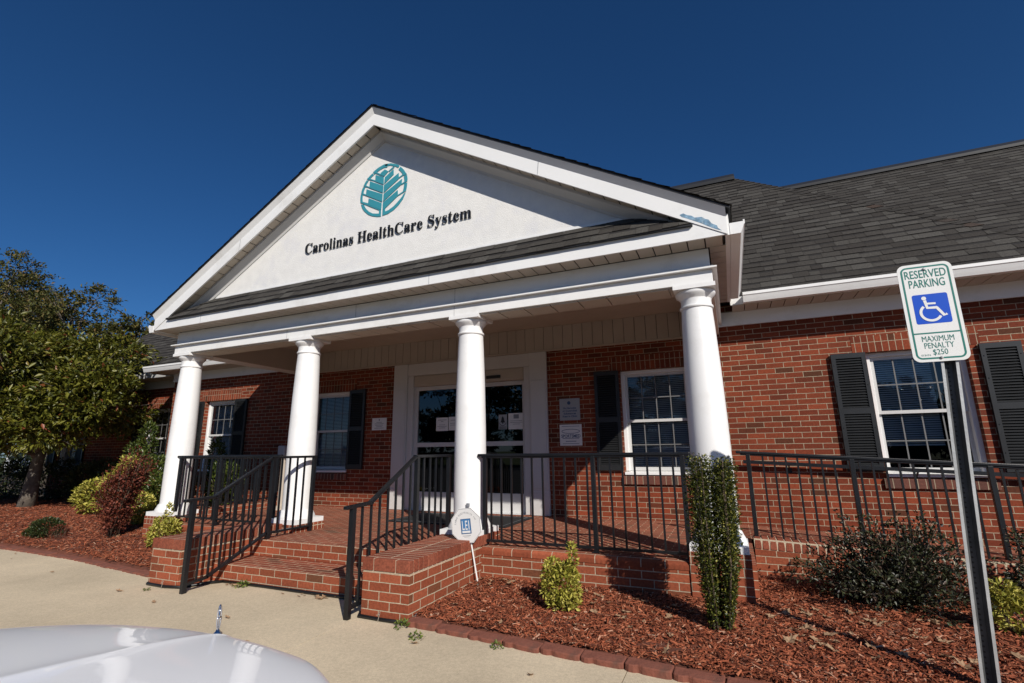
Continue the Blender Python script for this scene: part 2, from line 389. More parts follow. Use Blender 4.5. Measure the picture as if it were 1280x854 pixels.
def disc(mb, c, r, fn, mi=0, n=20):
    mb.face([fn(c[0] + r * math.cos(2 * math.pi * k / n), c[1] + r * math.sin(2 * math.pi * k / n)) for k in range(n)], mi)

# leaves ---------------------------------------------------------------------
def leaf_mesh(name, mat, pos, nrm, ln, wd, parent, fold=0.25, rng=RNG, curl=0.15):
    """pos: leaf bases (N,3); nrm: preferred outward direction (N,3); folded four-point leaves"""
    N = len(pos)
    d = nrm + rng.normal(0, 0.55, (N, 3)); d /= np.linalg.norm(d, axis=1)[:, None] + 1e-9
    up = rng.normal(0, 0.6, (N, 3)) + np.array([0, 0, 1.0])
    s = np.cross(d, up); s /= np.linalg.norm(s, axis=1)[:, None] + 1e-9
    n = np.cross(s, d)
    L = (ln * rng.uniform(0.65, 1.25, N))[:, None]; Wd = (wd * rng.uniform(0.7, 1.2, N))[:, None]
    b = pos; tip = pos + d * L - n * L * curl
    l = pos + d * L * 0.45 + s * Wd / 2 + n * Wd * fold; r = pos + d * L * 0.45 - s * Wd / 2 + n * Wd * fold
    V = np.stack([b, r, tip, l], 1).reshape(-1, 3)
    idx = np.arange(N)[:, None] * 4
    F = np.concatenate([idx + np.array([[0, 1, 2]]), idx + np.array([[0, 2, 3]])], 1).reshape(-1)
    me = bpy.data.meshes.new(name)
    me.vertices.add(4 * N); me.vertices.foreach_set('co', V.reshape(-1).astype(np.float32))
    me.loops.add(6 * N); me.loops.foreach_set('vertex_index', F.astype(np.int32))
    me.polygons.add(2 * N); me.polygons.foreach_set('loop_start', np.arange(0, 6 * N, 3, dtype=np.int32))
    me.materials.append(mat); me.update(calc_edges=True); me.validate()
    return link(name, me, parent)
LOGO={"ring":[[[-3.887,4.665],[-3.949,4.673],[-4.024,4.653],[-4.084,4.628],[-4.123,4.603],[-4.097,4.563],[-4.064,4.585],[-4.011,4.607],[-3.946,4.624],[-3.893,4.618]],[[-4.131,4.589],[-4.178,4.559],[-4.215,4.524],[-4.183,4.499],[-4.15,4.53],[-4.108,4.557]],[[-4.22,4.512],[-4.25,4.477],[-4.269,4.435],[-4.234,4.421],[-4.217,4.459],[-4.19,4.49]],[[-4.275,4.421],[-4.296,4.377],[-4.304,4.329],[-4.266,4.326],[-4.259,4.369],[-4.24,4.409]],[[-4.309,4.316],[-4.312,4.257],[-4.306,4.204],[-4.271,4.213],[-4.277,4.261],[-4.274,4.314]],[[-4.295,4.177],[-4.27,4.113],[-4.228,4.058],[-4.162,3.999],[-4.092,3.963],[-4.023,3.941],[-3.958,3.931],[-3.963,4.123],[-3.993,4.136],[-3.99,3.977],[-4.039,3.987],[-4.094,4.002],[-4.158,4.043],[-4.21,4.098],[-4.245,4.156]],[[-3.929,4.673],[-3.833,4.66],[-3.744,4.621],[-3.696,4.588],[-3.715,4.565],[-3.759,4.595],[-3.841,4.631],[-3.929,4.643]],[[-3.679,4.571],[-3.634,4.523],[-3.592,4.46],[-3.578,4.44],[-3.62,4.423],[-3.632,4.441],[-3.669,4.496],[-3.709,4.539]],[[-3.574,4.429],[-3.563,4.367],[-3.567,4.332],[-3.613,4.328],[-3.61,4.359],[-3.619,4.413]],[[-3.565,4.314],[-3.57,4.25],[-3.581,4.2],[-3.625,4.213],[-3.616,4.257],[-3.611,4.312]],[[-3.584,4.183],[-3.622,4.098],[-3.683,4.03],[-3.759,3.976],[-3.849,3.943],[-3.934,3.936],[-3.935,4.11],[-3.9,4.1],[-3.894,3.985],[-3.839,3.994],[-3.761,4.03],[-3.686,4.089],[-3.636,4.136],[-3.614,4.169]]],"strip":[[[-4.123,4.603],[-4.101,4.611],[-3.931,4.508],[-3.935,4.492]],[[-4.215,4.524],[-4.207,4.541],[-4.068,4.469],[-4.067,4.454]],[[-4.269,4.435],[-4.263,4.452],[-4.157,4.395],[-4.156,4.38]],[[-4.304,4.329],[-4.297,4.346],[-4.212,4.298],[-4.211,4.28]],[[-4.306,4.204],[-4.298,4.221],[-4.166,4.16],[-3.994,4.045],[-3.992,4.026]],[[-3.776,4.584],[-3.79,4.604],[-3.868,4.556],[-3.854,4.542]],[[-3.598,4.445],[-3.609,4.462],[-3.704,4.42],[-3.698,4.403]],[[-3.567,4.332],[-3.573,4.35],[-3.655,4.321],[-3.649,4.303]],[[-3.581,4.2],[-3.588,4.217],[-3.706,4.174],[-3.702,4.159]]],"block":[[[-3.927,4.593],[-3.868,4.551],[-3.933,4.496],[-3.997,4.543],[-3.988,4.56],[-3.961,4.575]],[[-4.073,4.55],[-3.941,4.484],[-3.938,4.378],[-4.075,4.456]],[[-4.163,4.48],[-3.943,4.362],[-3.944,4.261],[-4.168,4.385]],[[-4.212,4.375],[-3.948,4.243],[-3.948,4.135],[-4.22,4.287]],[[-4.169,4.234],[-3.955,4.118],[-3.957,4.02],[-4.175,4.15]],[[-3.922,4.475],[-3.788,4.559],[-3.784,4.485],[-3.925,4.385]],[[-3.928,4.364],[-3.704,4.484],[-3.7,4.399],[-3.928,4.258]],[[-3.927,4.24],[-3.647,4.386],[-3.654,4.309],[-3.929,4.133]],[[-3.933,4.116],[-3.708,4.242],[-3.702,4.159],[-3.896,4.028],[-3.93,4.014]]]}
GLYPH={"C":[[[257,-11],[230,-10],[181,0],[137,20],[99,48],[68,84],[45,127],[37,150],[27,201],[27,255],[37,306],[45,329],[69,371],[100,407],[139,435],[183,454],[207,461],[233,464],[278,464],[320,456],[371,438],[388,435],[397,436],[411,446],[419,465],[437,465],[437,308],[420,308],[399,354],[386,374],[356,407],[322,430],[285,442],[265,443],[222,435],[187,409],[163,365],[149,304],[144,226],[149,153],[165,97],[192,56],[230,32],[294,24],[342,37],[373,54],[402,77],[428,106],[447,89],[418,53],[384,25],[345,5],[303,-7]]],"H":[[[15,0],[15,17],[49,23],[57,27],[67,38],[73,55],[75,81],[73,401],[62,424],[40,435],[16,439],[16,455],[242,455],[242,439],[199,430],[189,420],[185,410],[182,388],[182,251],[342,251],[342,388],[339,410],[333,424],[325,430],[282,439],[282,455],[507,455],[507,439],[474,432],[457,419],[451,402],[449,379],[451,57],[457,39],[467,28],[483,21],[507,17],[507,0],[282,0],[282,17],[306,20],[323,26],[334,36],[340,54],[342,221],[182,221],[182,67],[186,46],[200,27],[217,20],[242,17],[242,0]]],"S":[[[43,-11],[43,158],[62,158],[78,105],[99,65],[111,50],[125,37],[158,20],[197,15],[237,22],[265,45],[278,77],[277,106],[270,122],[259,136],[225,160],[121,214],[89,240],[67,266],[54,297],[50,348],[61,390],[67,403],[83,424],[115,449],[155,463],[185,466],[220,463],[288,446],[306,445],[315,452],[320,466],[339,466],[339,319],[322,319],[313,348],[293,385],[268,414],[248,429],[216,442],[181,444],[148,433],[132,419],[120,391],[120,370],[126,352],[137,336],[176,309],[283,257],[317,233],[334,216],[346,198],[356,168],[359,145],[356,100],[339,58],[320,34],[295,15],[265,1],[231,-7],[179,-10],[152,-7],[108,7],[81,12],[67,5],[61,-11]]],"a":[[[255,-10],[222,-3],[211,6],[200,35],[161,7],[140,-2],[118,-7],[95,-9],[70,-6],[49,4],[33,20],[23,40],[20,63],[22,80],[27,96],[48,124],[63,136],[106,158],[199,190],[198,252],[191,277],[175,291],[148,296],[120,292],[106,282],[104,272],[120,246],[123,231],[121,218],[115,207],[98,195],[85,191],[69,191],[56,195],[40,208],[33,228],[34,246],[43,271],[56,285],[84,303],[133,317],[189,317],[213,314],[250,302],[274,280],[288,250],[292,231],[294,42],[301,34],[310,35],[320,42],[329,28],[301,3],[271,-9]],[[151,34],[164,36],[179,44],[199,63],[199,106],[199,169],[170,160],[147,147],[131,130],[121,109],[118,84],[120,66],[123,52],[130,42],[139,36]]],"e":[[[154,-10],[124,-7],[97,3],[73,19],[44,54],[31,84],[22,118],[19,157],[26,210],[38,240],[54,267],[87,298],[113,311],[142,318],[179,317],[218,305],[249,280],[271,245],[281,199],[283,166],[117,166],[121,121],[131,87],[147,62],[170,47],[199,42],[230,49],[257,70],[270,86],[285,73],[264,43],[240,20],[214,3],[185,-7]],[[116,192],[201,192],[200,245],[193,277],[178,294],[161,297],[145,293],[132,282],[123,263],[118,237]]],"h":[[[18,0],[18,16],[42,22],[50,35],[52,48],[52,407],[46,429],[33,438],[19,440],[19,455],[148,455],[148,267],[181,300],[200,310],[221,316],[243,318],[275,314],[299,301],[316,280],[327,250],[330,212],[331,41],[340,23],[363,16],[363,0],[202,0],[202,16],[217,18],[225,22],[231,30],[235,56],[233,245],[226,263],[217,269],[203,271],[179,266],[157,248],[148,235],[148,48],[154,26],[161,20],[180,16],[180,0]]],"i":[[[101,362],[77,367],[65,376],[53,396],[50,412],[56,436],[65,449],[77,458],[101,463],[117,461],[137,449],[146,436],[151,421],[151,404],[142,382],[124,367]],[[18,0],[18,16],[42,23],[48,29],[52,47],[51,269],[47,285],[34,292],[20,293],[20,300],[21,310],[148,310],[149,41],[157,23],[180,16],[180,0]]],"l":[[[18,0],[18,16],[42,23],[48,29],[52,47],[52,413],[44,433],[20,439],[20,446],[20,455],[148,455],[149,41],[157,23],[180,16],[180,0]]],"m":[[[18,0],[18,16],[42,22],[50,35],[52,48],[52,261],[46,284],[33,292],[19,294],[19,310],[146,310],[146,265],[162,284],[197,310],[237,318],[262,316],[283,309],[300,298],[312,282],[320,261],[337,282],[355,298],[374,309],[395,316],[418,318],[449,314],[473,301],[490,280],[500,250],[504,212],[506,35],[510,26],[517,20],[536,16],[536,0],[377,0],[377,16],[391,18],[403,26],[409,41],[410,56],[410,217],[406,252],[401,263],[391,269],[366,270],[344,259],[324,237],[325,41],[328,30],[334,23],[343,18],[356,16],[356,0],[199,0],[199,16],[213,18],[222,23],[231,41],[232,217],[230,244],[223,263],[207,271],[187,270],[165,258],[146,235],[147,41],[155,23],[164,18],[177,16],[177,0]]],"n":[[[18,0],[18,16],[42,22],[50,35],[52,48],[52,261],[46,284],[33,292],[19,294],[19,310],[148,310],[148,267],[163,286],[181,300],[200,310],[221,316],[243,318],[275,314],[299,301],[316,280],[327,250],[330,212],[331,41],[340,23],[363,16],[363,0],[202,0],[202,16],[217,18],[225,22],[231,30],[235,56],[233,245],[226,263],[217,269],[203,271],[179,266],[157,248],[148,235],[148,48],[154,26],[161,20],[180,16],[180,0]]],"o":[[[169,-10],[135,-7],[104,4],[77,21],[55,43],[31,85],[22,118],[19,154],[22,190],[31,223],[55,266],[77,288],[104,305],[135,315],[168,318],[201,315],[231,305],[258,289],[280,267],[290,254],[305,224],[314,191],[317,154],[314,117],[305,84],[290,54],[270,30],[245,11],[217,-3]],[[169,11],[189,16],[197,21],[209,39],[215,61],[220,137],[218,215],[208,271],[195,289],[179,298],[169,299],[158,298],[140,289],[128,271],[121,238],[117,187],[117,122],[122,61],[126,45],[141,21],[149,16]]],"r":[[[18,0],[18,16],[42,23],[48,29],[52,47],[52,261],[46,285],[34,292],[20,293],[21,310],[146,310],[146,252],[161,275],[178,294],[215,316],[244,318],[262,313],[275,304],[284,291],[289,275],[288,252],[278,234],[268,227],[248,222],[230,225],[201,256],[189,260],[178,257],[167,248],[157,234],[151,215],[149,47],[155,29],[163,22],[197,16],[197,0]]],"s":[[[151,-10],[128,-8],[76,9],[62,6],[51,-9],[36,-9],[36,105],[53,105],[63,74],[78,49],[97,30],[118,19],[150,15],[173,22],[187,37],[192,51],[191,69],[179,89],[156,105],[82,144],[54,169],[40,198],[38,237],[41,252],[55,279],[65,291],[90,309],[123,318],[141,319],[178,313],[217,305],[225,310],[230,319],[244,319],[244,222],[228,222],[212,259],[188,284],[159,295],[134,295],[116,286],[109,277],[105,265],[106,247],[115,232],[125,224],[216,175],[234,160],[247,142],[255,121],[256,76],[253,59],[239,30],[216,8],[186,-6]]],"t":[[[124,-9],[95,-6],[74,3],[66,10],[55,30],[48,71],[48,279],[20,279],[20,300],[88,369],[129,424],[144,424],[144,310],[208,310],[208,279],[144,279],[144,82],[149,51],[158,42],[168,40],[185,46],[193,53],[206,75],[222,66],[208,39],[192,18],[172,3],[149,-6]]],"y":[[[52,-140],[25,-135],[4,-118],[-6,-94],[-3,-64],[15,-44],[28,-40],[54,-43],[64,-49],[71,-58],[76,-95],[91,-98],[102,-90],[118,-69],[132,-37],[140,-5],[29,267],[13,290],[-5,293],[-5,310],[162,310],[162,304],[162,293],[143,292],[133,288],[129,283],[128,272],[185,119],[232,245],[238,272],[232,288],[216,293],[203,293],[203,310],[300,310],[300,293],[285,289],[277,281],[263,252],[162,-24],[136,-85],[123,-105],[103,-126],[80,-137]]]}
PEEL=[(-0.342, 3.061), (-0.309, 3.07), (-0.281, 3.048), (-0.239, 3.031), (-0.217, 3.008), (-0.194, 3.007), (-0.156, 3.002), (-0.13, 2.977), (-0.103, 2.965), (-0.079, 2.922), (-0.039, 2.895), (-0.033, 2.87), (-0.003, 2.84), (-0.047, 2.862), (-0.1, 2.896), (-0.17, 2.946), (-0.28, 3.013), (-0.324, 3.038)]
# ================================================================== SETTING
GZ = -0.30           # concrete walk
def bed_front(x):
    if x < -4: 
        return float(np.interp(x, [-40, -10.0, -8.0, -5.6], [-2.6, -3.12, -3.17, -3.42]))
    return float(np.interp(x, [-2.5, -0.4, 9], [-3.62, -3.80, -4.55]))
def bed_h(x, y):
    f = bed_front(x); t = max(0.0, y - f)
    if x < -4: return GZ + 0.035 + 0.19 * (1 - math.exp(-t / 1.2))
    return GZ + 0.035 + 0.03 * (1 - math.exp(-t / 0.6))

g = MB(); g.box(-900, 900, -900, 900, -1.6, -0.50)
struct(g.build('ground', M['grass']))
g = MB(); g.box(-60, 40, -34, -5.42, -0.495, -0.47)
struct(g.build('parking_lot', M['asphalt']))
g = MB()
for i in range(-6, 7):                               # painted bay lines
    x = -0.35 + i * 2.75
    g.box(x - 0.05, x + 0.05, -10.6, -5.7, -0.4699, -0.466)
struct(g.build('parking_lines', M['signwhite']))
g = MB()
g.box(-60, 40, -5.42, 12, -0.60, GZ - 0.012, 1)
xs = [-60, -40, -30, -24, -18, -12.2, -9.6, -7.35, -5.15, -2.93, -0.8, 1.3, 3.4, 7, 12, 40]
for a, b in zip(xs[:-1], xs[1:]):
    for y0, y1 in ((-5.257, -2.4),):
        g.box(a + 0.003, b - 0.003, y0, y1 - 0.0, GZ - 0.05, GZ)
g.box(-60, 40, -5.43, -5.26, -0.5, GZ + 0.002)
struct(g.build('sidewalk', [M['concrete'], M['joint']]))

def bed(name, x0, x1, y1, nx, ny):
    g = MB(); P = []
    rr = np.random.default_rng(3)
    for j in range(ny + 1):
        for i in range(nx + 1):
            x = x0 + (x1 - x0) * i / nx; f = bed_front(x) + 0.03; y = f + (y1 - f) * (j / ny) ** 1.3
            z = bed_h(x, y) + rr.normal(0, 0.007) + 0.012 * math.sin(x * 5.1 + y * 3) * math.sin(y * 6 - x * 2)
            P.append((x, y, z if j else GZ - 0.01))
    F = [(j * (nx + 1) + i, j * (nx + 1) + i + 1, (j + 1) * (nx + 1) + i + 1, (j + 1) * (nx + 1) + i) for j in range(ny) for i in range(nx)]
    g.mesh(P, F); o = g.build(name, M['soil'], smooth=True); return struct(o)
bed('mulch_bed', -34, -5.64, 0.5, 190, 40)
bed('mulch_bed', -2.47, 9, -1.3, 130, 34)

def chips(name, n, xr, depth, near, label):
    r = np.random.default_rng(21 + n)
    P = []
    while len(P) < n:
        x = xr[0] + (xr[1] - xr[0]) * r.random() ** near if xr[0] < xr[1] else xr[0] + (xr[1] - xr[0]) * r.random() ** near
        f = bed_front(x); y = f + 0.05 + depth * r.random() ** 1.1
        if x < -4 and y > 0.4: continue
        if x < -4 and x > -7.95 and y > -2.45: continue
        P.append((x, y, bed_h(x, y) + 0.006 + 0.018 * r.random()))
    P = np.array(P); N = len(P)
    a = r.uniform(0, 2 * np.pi, N); el = r.normal(0, 0.28, N)
    d = np.stack([np.cos(a) * np.cos(el), np.sin(a) * np.cos(el), np.sin(el)], 1)
    s = np.cross(d, np.array([0, 0, 1.0])); s /= np.linalg.norm(s, axis=1)[:, None]
    u = np.cross(s, d); ro = r.normal(0, 0.5, N)[:, None]; s2 = s * np.cos(ro) + u * np.sin(ro); u2 = np.cross(s2, d)
    L = (r.gamma(2.2, 0.011, N) + 0.010)[:, None]; Wd = r.uniform(0.0022, 0.0075, N)[:, None]; T = r.uniform(0.0015, 0.0045, N)[:, None]
    A = P - d * L / 2; B = P + d * L / 2
    V = np.stack([A - s2 * Wd, A + u2 * T, A + s2 * Wd, B - s2 * Wd * 0.6, B + u2 * T, B + s2 * Wd * 0.6], 1).reshape(-1, 3)
    i = np.arange(N)[:, None] * 6
    F = np.concatenate([i + np.array([[0, 1, 4, 3]]), i + np.array([[1, 2, 5, 4]])], 1).reshape(-1)
    me = bpy.data.meshes.new(name); me.vertices.add(6 * N); me.vertices.foreach_set('co', V.reshape(-1).astype(np.float32))
    me.loops.add(8 * N); me.loops.foreach_set('vertex_index', F.astype(np.int32))
    me.polygons.add(2 * N); me.polygons.foreach_set('loop_start', np.arange(0, 8 * N, 4, dtype=np.int32))
    me.materials.append(M['chips']); me.update(calc_edges=True); me.validate()
    o = link(name, me); tag(o, label, 'mulch', None, 'stuff'); return o
chips('bark_mulch', 75000, (-2.46, 3.2), 2.3, 0.9, 'red brown bark mulch around the sign post and low shrubs')
chips('bark_mulch', 70000, (-5.66, -24), 3.3, 1.5, 'red brown bark mulch under the broad leaved tree')

# edging bricks along the beds: each one its own object
def edge_brick_mesh(L):
    g = MB(); w, h = 0.085, 0.046
    xs = [0, L * 0.28, L * 0.31, L - 0.012, L]
    prof = [0.0, 0.0, -0.012, -0.002, -0.02]
    n = 10; F, B = [], []
    for k in range(n + 1):
        t = k / n; x = L * t
        d = 0.014 * (1 - abs(2 * (t / 0.3) - 1) ** 3) if t < 0.3 else 0.012 * (1 - abs(2 * ((t - 0.3) / 0.7) - 1) ** 6)
        F.append((x + 0.002, -d)); B.append((x + 0.002, w))
    ring = F + B[::-1]
    g.prism([(x, y, -0.06) for x, y in ring], [(x, y, h if y > 0.01 else h - 0.008) for x, y in ring])
    return g
def edging(x0, x1, lab, grp, step):
    base = None; x = x0; r = random.Random(int(x0 * 10)); i = 0
    while x < x1:
        y = bed_front(x) - 0.05; y2 = bed_front(x + step) - 0.05
        if base is None:
            o = edge_brick_mesh(step).build('edging_brick', M['edging'], bevel=0.007)
            base = o
        else:
            o = base.copy(); COL.objects.link(o)
        o.location = (x, y, GZ + r.uniform(-0.014, 0.006) - (0.014 if x < -4 else 0)); o.rotation_euler = (r.uniform(-.04, .04), r.uniform(-.02, .02), math.atan2(y2 - y, step) + r.uniform(-.05, .05))
        tag(o, lab, 'edging brick', grp); x += step * 1.02; i += 1
edging(-2.47, 1.2, 'red scalloped edging brick in the border right of the steps', 'edging bricks right of the steps', 0.27)
edging(-16.0, -5.75, 'worn red edging brick in the border left of the steps', 'edging bricks left of the steps', 0.30)

# ================================================================== BUILDING
XC = -3.95
B = thing('clinic_building', 'red brick clinic with white columned gable portico and dark shingle roof', 'building', (XC, 0, GZ))

def wall_y(mb, x0, x1, z0, z1, y, holes, depth=0.10, mi=0):
    xs = sorted({x0, x1, *[h[0] for h in holes], *[h[1] for h in holes]}); zs = sorted({z0, z1, *[h[2] for h in holes], *[h[3] for h in holes]})
    for a, b in zip(xs[:-1], xs[1:]):
        for c, d in zip(zs[:-1], zs[1:]):
            mx, mz = (a + b) / 2, (c + d) / 2
            if any(h[0] < mx < h[1] and h[2] < mz < h[3] for h in holes): continue
            mb.face([(a, y, c), (b, y, c), (b, y, d), (a, y, d)], mi)
    for h0, h1, h2, h3 in holes:
        Y2 = y + depth
        mb.face([(h0, y, h2), (h0, Y2, h2), (h0, Y2, h3), (h0, y, h3)][::-1], mi)
        mb.face([(h1, y, h2), (h1, Y2, h2), (h1, Y2, h3), (h1, y, h3)], mi)
        mb.face([(h0, y, h3), (h1, y, h3), (h1, Y2, h3), (h0, Y2, h3)], mi)
        mb.face([(h0, y, h2), (h1, y, h2), (h1, Y2, h2), (h0, Y2, h2)][::-1], mi)

WZ0, WZ1 = 0.625, 2.075
WINS = [(1.475, 2.425), (-1.495, -0.545), (-7.36, -6.41), (-10.37, -9.42)]
WINS2 = [(-13.33, -12.38), (-17.05, -16.10)]
DOOR = (-5.13, -2.88, 0.02, 2.42)
w = MB(); wall_y(w, -11.5, 3.3, -0.55, 2.86, 0.0, [(a, b, WZ0, WZ1) for a, b in WINS] + [DOOR], 0.16)
w.face([(-11.5, 0.6, -0.55), (-11.5, 0, -0.55), (-11.5, 0, 2.86), (-11.5, 0.6, 2.86)])
w.face([(3.3, 0, -0.55), (3.3, 1.7, -0.55), (3.3, 1.7, 2.86), (3.3, 0, 2.86)])
w.face([(3.3, 1.7, -0.55), (14, 1.7, -0.55), (14, 1.7, 2.86), (3.3, 1.7, 2.86)])
w.face([(14, 1.7, -0.55), (14, 10, -0.55), (14, 10, 2.86), (14, 1.7, 2.86)])
w.build('wall', M['brick'], B)
w = MB(); wall_y(w, -17.3, -11.5, -0.55, 2.86, 0.55, [(a, b, WZ0, WZ1) for a, b in WINS2], 0.16)
w.face([(-17.3, 10, -0.55), (-17.3, 0.55, -0.55), (-17.3, 0.55, 2.86), (-17.3, 10, 2.86)])
w.face([(14, 10, -0.55), (-17.3, 10, -0.55), (-17.3, 10, 2.86), (14, 10, 2.86)])
w.build('wall', M['brick'], B)

# soldier courses over the windows, brick sills under them
for lst, y in ((WINS, 0.0), (WINS2, 0.55)):
    for a, b in lst:
        g = MB(); g.box(a - 0.13, b + 0.13, y - 0.004, y + 0.05, WZ1 + 0.002, WZ1 + 0.2052)
        for f in range(len(g.f)): pass
        g.build('soldier_course', M['soldier'], B)
        g = MB(); g.prism([(a - 0.03, y - 0.035, WZ0 - 0.125), (a - 0.03, y + 0.05, WZ0 - 0.125), (a - 0.03, y + 0.05, WZ0 - 0.003), (a - 0.03, y - 0.035, WZ0 - 0.02)],
                          [(b + 0.03, y - 0.035, WZ0 - 0.125), (b + 0.03, y + 0.05, WZ0 - 0.125), (b + 0.03, y + 0.05, WZ0 - 0.003), (b + 0.03, y - 0.035, WZ0 - 0.02)])
        g.build('brick_sill', M['sill'], B, bevel=0.004)

def window(a, b, y):
    z0, z1 = WZ0, WZ1; yf = y + 0.08; zm = (z0 + z1) / 2 + 0.01
    g = MB(); c = 0.05                                        # casing
    g.box(a, a + c, yf, y + 0.22, z0 + 0.05, z1); g.box(b - c, b, yf, y + 0.22, z0 + 0.05, z1)
    g.box(a + c, b - c, yf, y + 0.22, z1 - c, z1)
    W_ = g.build('window', M['white'], B, bevel=0.004)
    g = MB(); g.prism([(a, y - 0.02, z0), (a, y + 0.22, z0), (a, y + 0.22, z0 + 0.05), (a, y - 0.02, z0 + 0.035)], [(b, y - 0.02, z0), (b, y + 0.22, z0), (b, y + 0.22, z0 + 0.05), (b, y - 0.02, z0 + 0.035)])
    g.build('window_sill', M['white'], W_, bevel=0.004)
    ia, ib = a + c, b - c
    for lo, hi, dy in ((z0 + 0.05, zm + 0.02, 0.145), (zm - 0.02, z1 - c, 0.11)):
        g = MB(); s = 0.038; q0, q1 = y + dy, y + dy + 0.03
        g.box(ia, ia + s, q0, q1, lo, hi); g.box(ib - s, ib, q0, q1, lo, hi)
        g.box(ia + s, ib - s, q0, q1, lo, lo + s * (1.3 if lo < zm - .1 else 1)); g.box(ia + s, ib - s, q0, q1, hi - s, hi)
        for k in (1, 2, 3):
            x = ia + s + (ib - ia - 2 * s) * k / 4; g.box(x - 0.007, x + 0.007, q0 + 0.006, q0 + 0.0115, lo + s, hi - s, 1)
        z = (lo + hi) / 2; g.box(ia + s, ib - s, q0 + 0.007, q0 + 0.011, z - 0.007, z + 0.007, 1)
        g.build('sash', [M['trim'], M['muntin']], W_)
        g = MB(); g.face([(ia + s - .004, q0 + 0.012, lo + s - .004), (ib - s + .004, q0 + 0.012, lo + s - .004), (ib - s + .004, q0 + 0.012, hi - s + .004), (ia + s - .004, q0 + 0.012, hi - s + .004)])
        g.build('pane', M['winglass'], W_)
    return W_
def blind(W_, a, b, y, zlow, x1f=1.0):
    g = MB(); z = WZ1 - 0.09; ib = a + 0.06 + (b - a - 0.12) * x1f
    while z > zlow:
        g.face([(a + 0.06, y + 0.205, z), (ib, y + 0.205, z), (ib, y + 0.222, z + 0.019), (a + 0.06, y + 0.222, z + 0.017)]); z -= 0.026
    g.build('blind', M['blind'], W_)
for (a, b), y, zl, xf in [(WINS[0], 0, 0.95, 0.72), (WINS[1], 0, 0.7, 1), (WINS[2], 0, 0.7, 1), (WINS[3], 0, 0.7, 1), (WINS2[0], .55, 0.7, 1), (WINS2[1], .55, .7, 1)]:
    W_ = window(a, b, y); blind(W_, a, b, y, zl, xf)
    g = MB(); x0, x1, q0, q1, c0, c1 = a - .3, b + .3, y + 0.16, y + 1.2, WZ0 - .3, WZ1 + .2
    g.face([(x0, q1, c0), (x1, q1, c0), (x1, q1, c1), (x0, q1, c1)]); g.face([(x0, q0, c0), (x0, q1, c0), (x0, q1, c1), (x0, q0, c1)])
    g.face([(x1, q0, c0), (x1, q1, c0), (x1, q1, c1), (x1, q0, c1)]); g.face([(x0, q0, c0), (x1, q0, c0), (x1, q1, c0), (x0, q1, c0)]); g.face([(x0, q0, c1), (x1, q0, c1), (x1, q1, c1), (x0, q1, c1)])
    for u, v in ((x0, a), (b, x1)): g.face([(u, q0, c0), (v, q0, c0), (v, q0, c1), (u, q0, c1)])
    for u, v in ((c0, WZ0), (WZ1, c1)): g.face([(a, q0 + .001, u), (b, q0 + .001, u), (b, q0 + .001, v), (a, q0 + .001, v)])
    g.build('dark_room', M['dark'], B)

# shutters
def shutter_mesh():
    g = MB(); w_, h, t = 0.355, 1.39, 0.035; s = 0.045
    g.box(0, s, -t, 0, 0, h); g.box(w_ - s, w_, -t, 0, 0, h)
    for z0, z1 in ((0, 0.075), (0.66, 0.73), (h - 0.06, h)): g.box(s, w_ - s, -t, 0, z0, z1)
    for lo, hi in ((0.075, 0.66), (0.73, h - 0.06)):
        n = int((hi - lo) / 0.03)
        for k in range(n):
            z = lo + (hi - lo) * (k + 0.5) / n
            g.mesh([(s, -t + .004, z - .012), (w_ - s, -t + .004, z - .012), (w_ - s, -.006, z + .012), (s, -.006, z + .012), (s, -t + .004, z - .006), (w_ - s, -t + .004, z - .006), (w_ - s, -.006, z + .018), (s, -.006, z + .018)],
                   [(0, 1, 2, 3), (7, 6, 5, 4), (0, 4, 5, 1), (3, 2, 6, 7)])
    g.box(s, w_ - s, -0.005, -0.002, 0.05, h - .04)
    for z in (0.2, 0.5, 1.0, 1.25):
        for x in (0.022, w_ - 0.022): g.lathe((x, -t, z), [(0.006, -0.004), (0.006, 0.004)], 8)
    return g
sh0 = None
for lst, y in ((WINS, 0.0), (WINS2, 0.55)):
    for a, b in lst:
        for x in (a - 0.355 - 0.012, b + 0.10 if (a, b) == WINS[0] else b + 0.012):
            if sh0 is None:
                sh0 = shutter_mesh().build('shutter', M['shutter'], B); o = sh0
            else:
                o = sh0.copy(); COL.objects.link(o)
            o.location = (x, y - 0.012, 0.685)

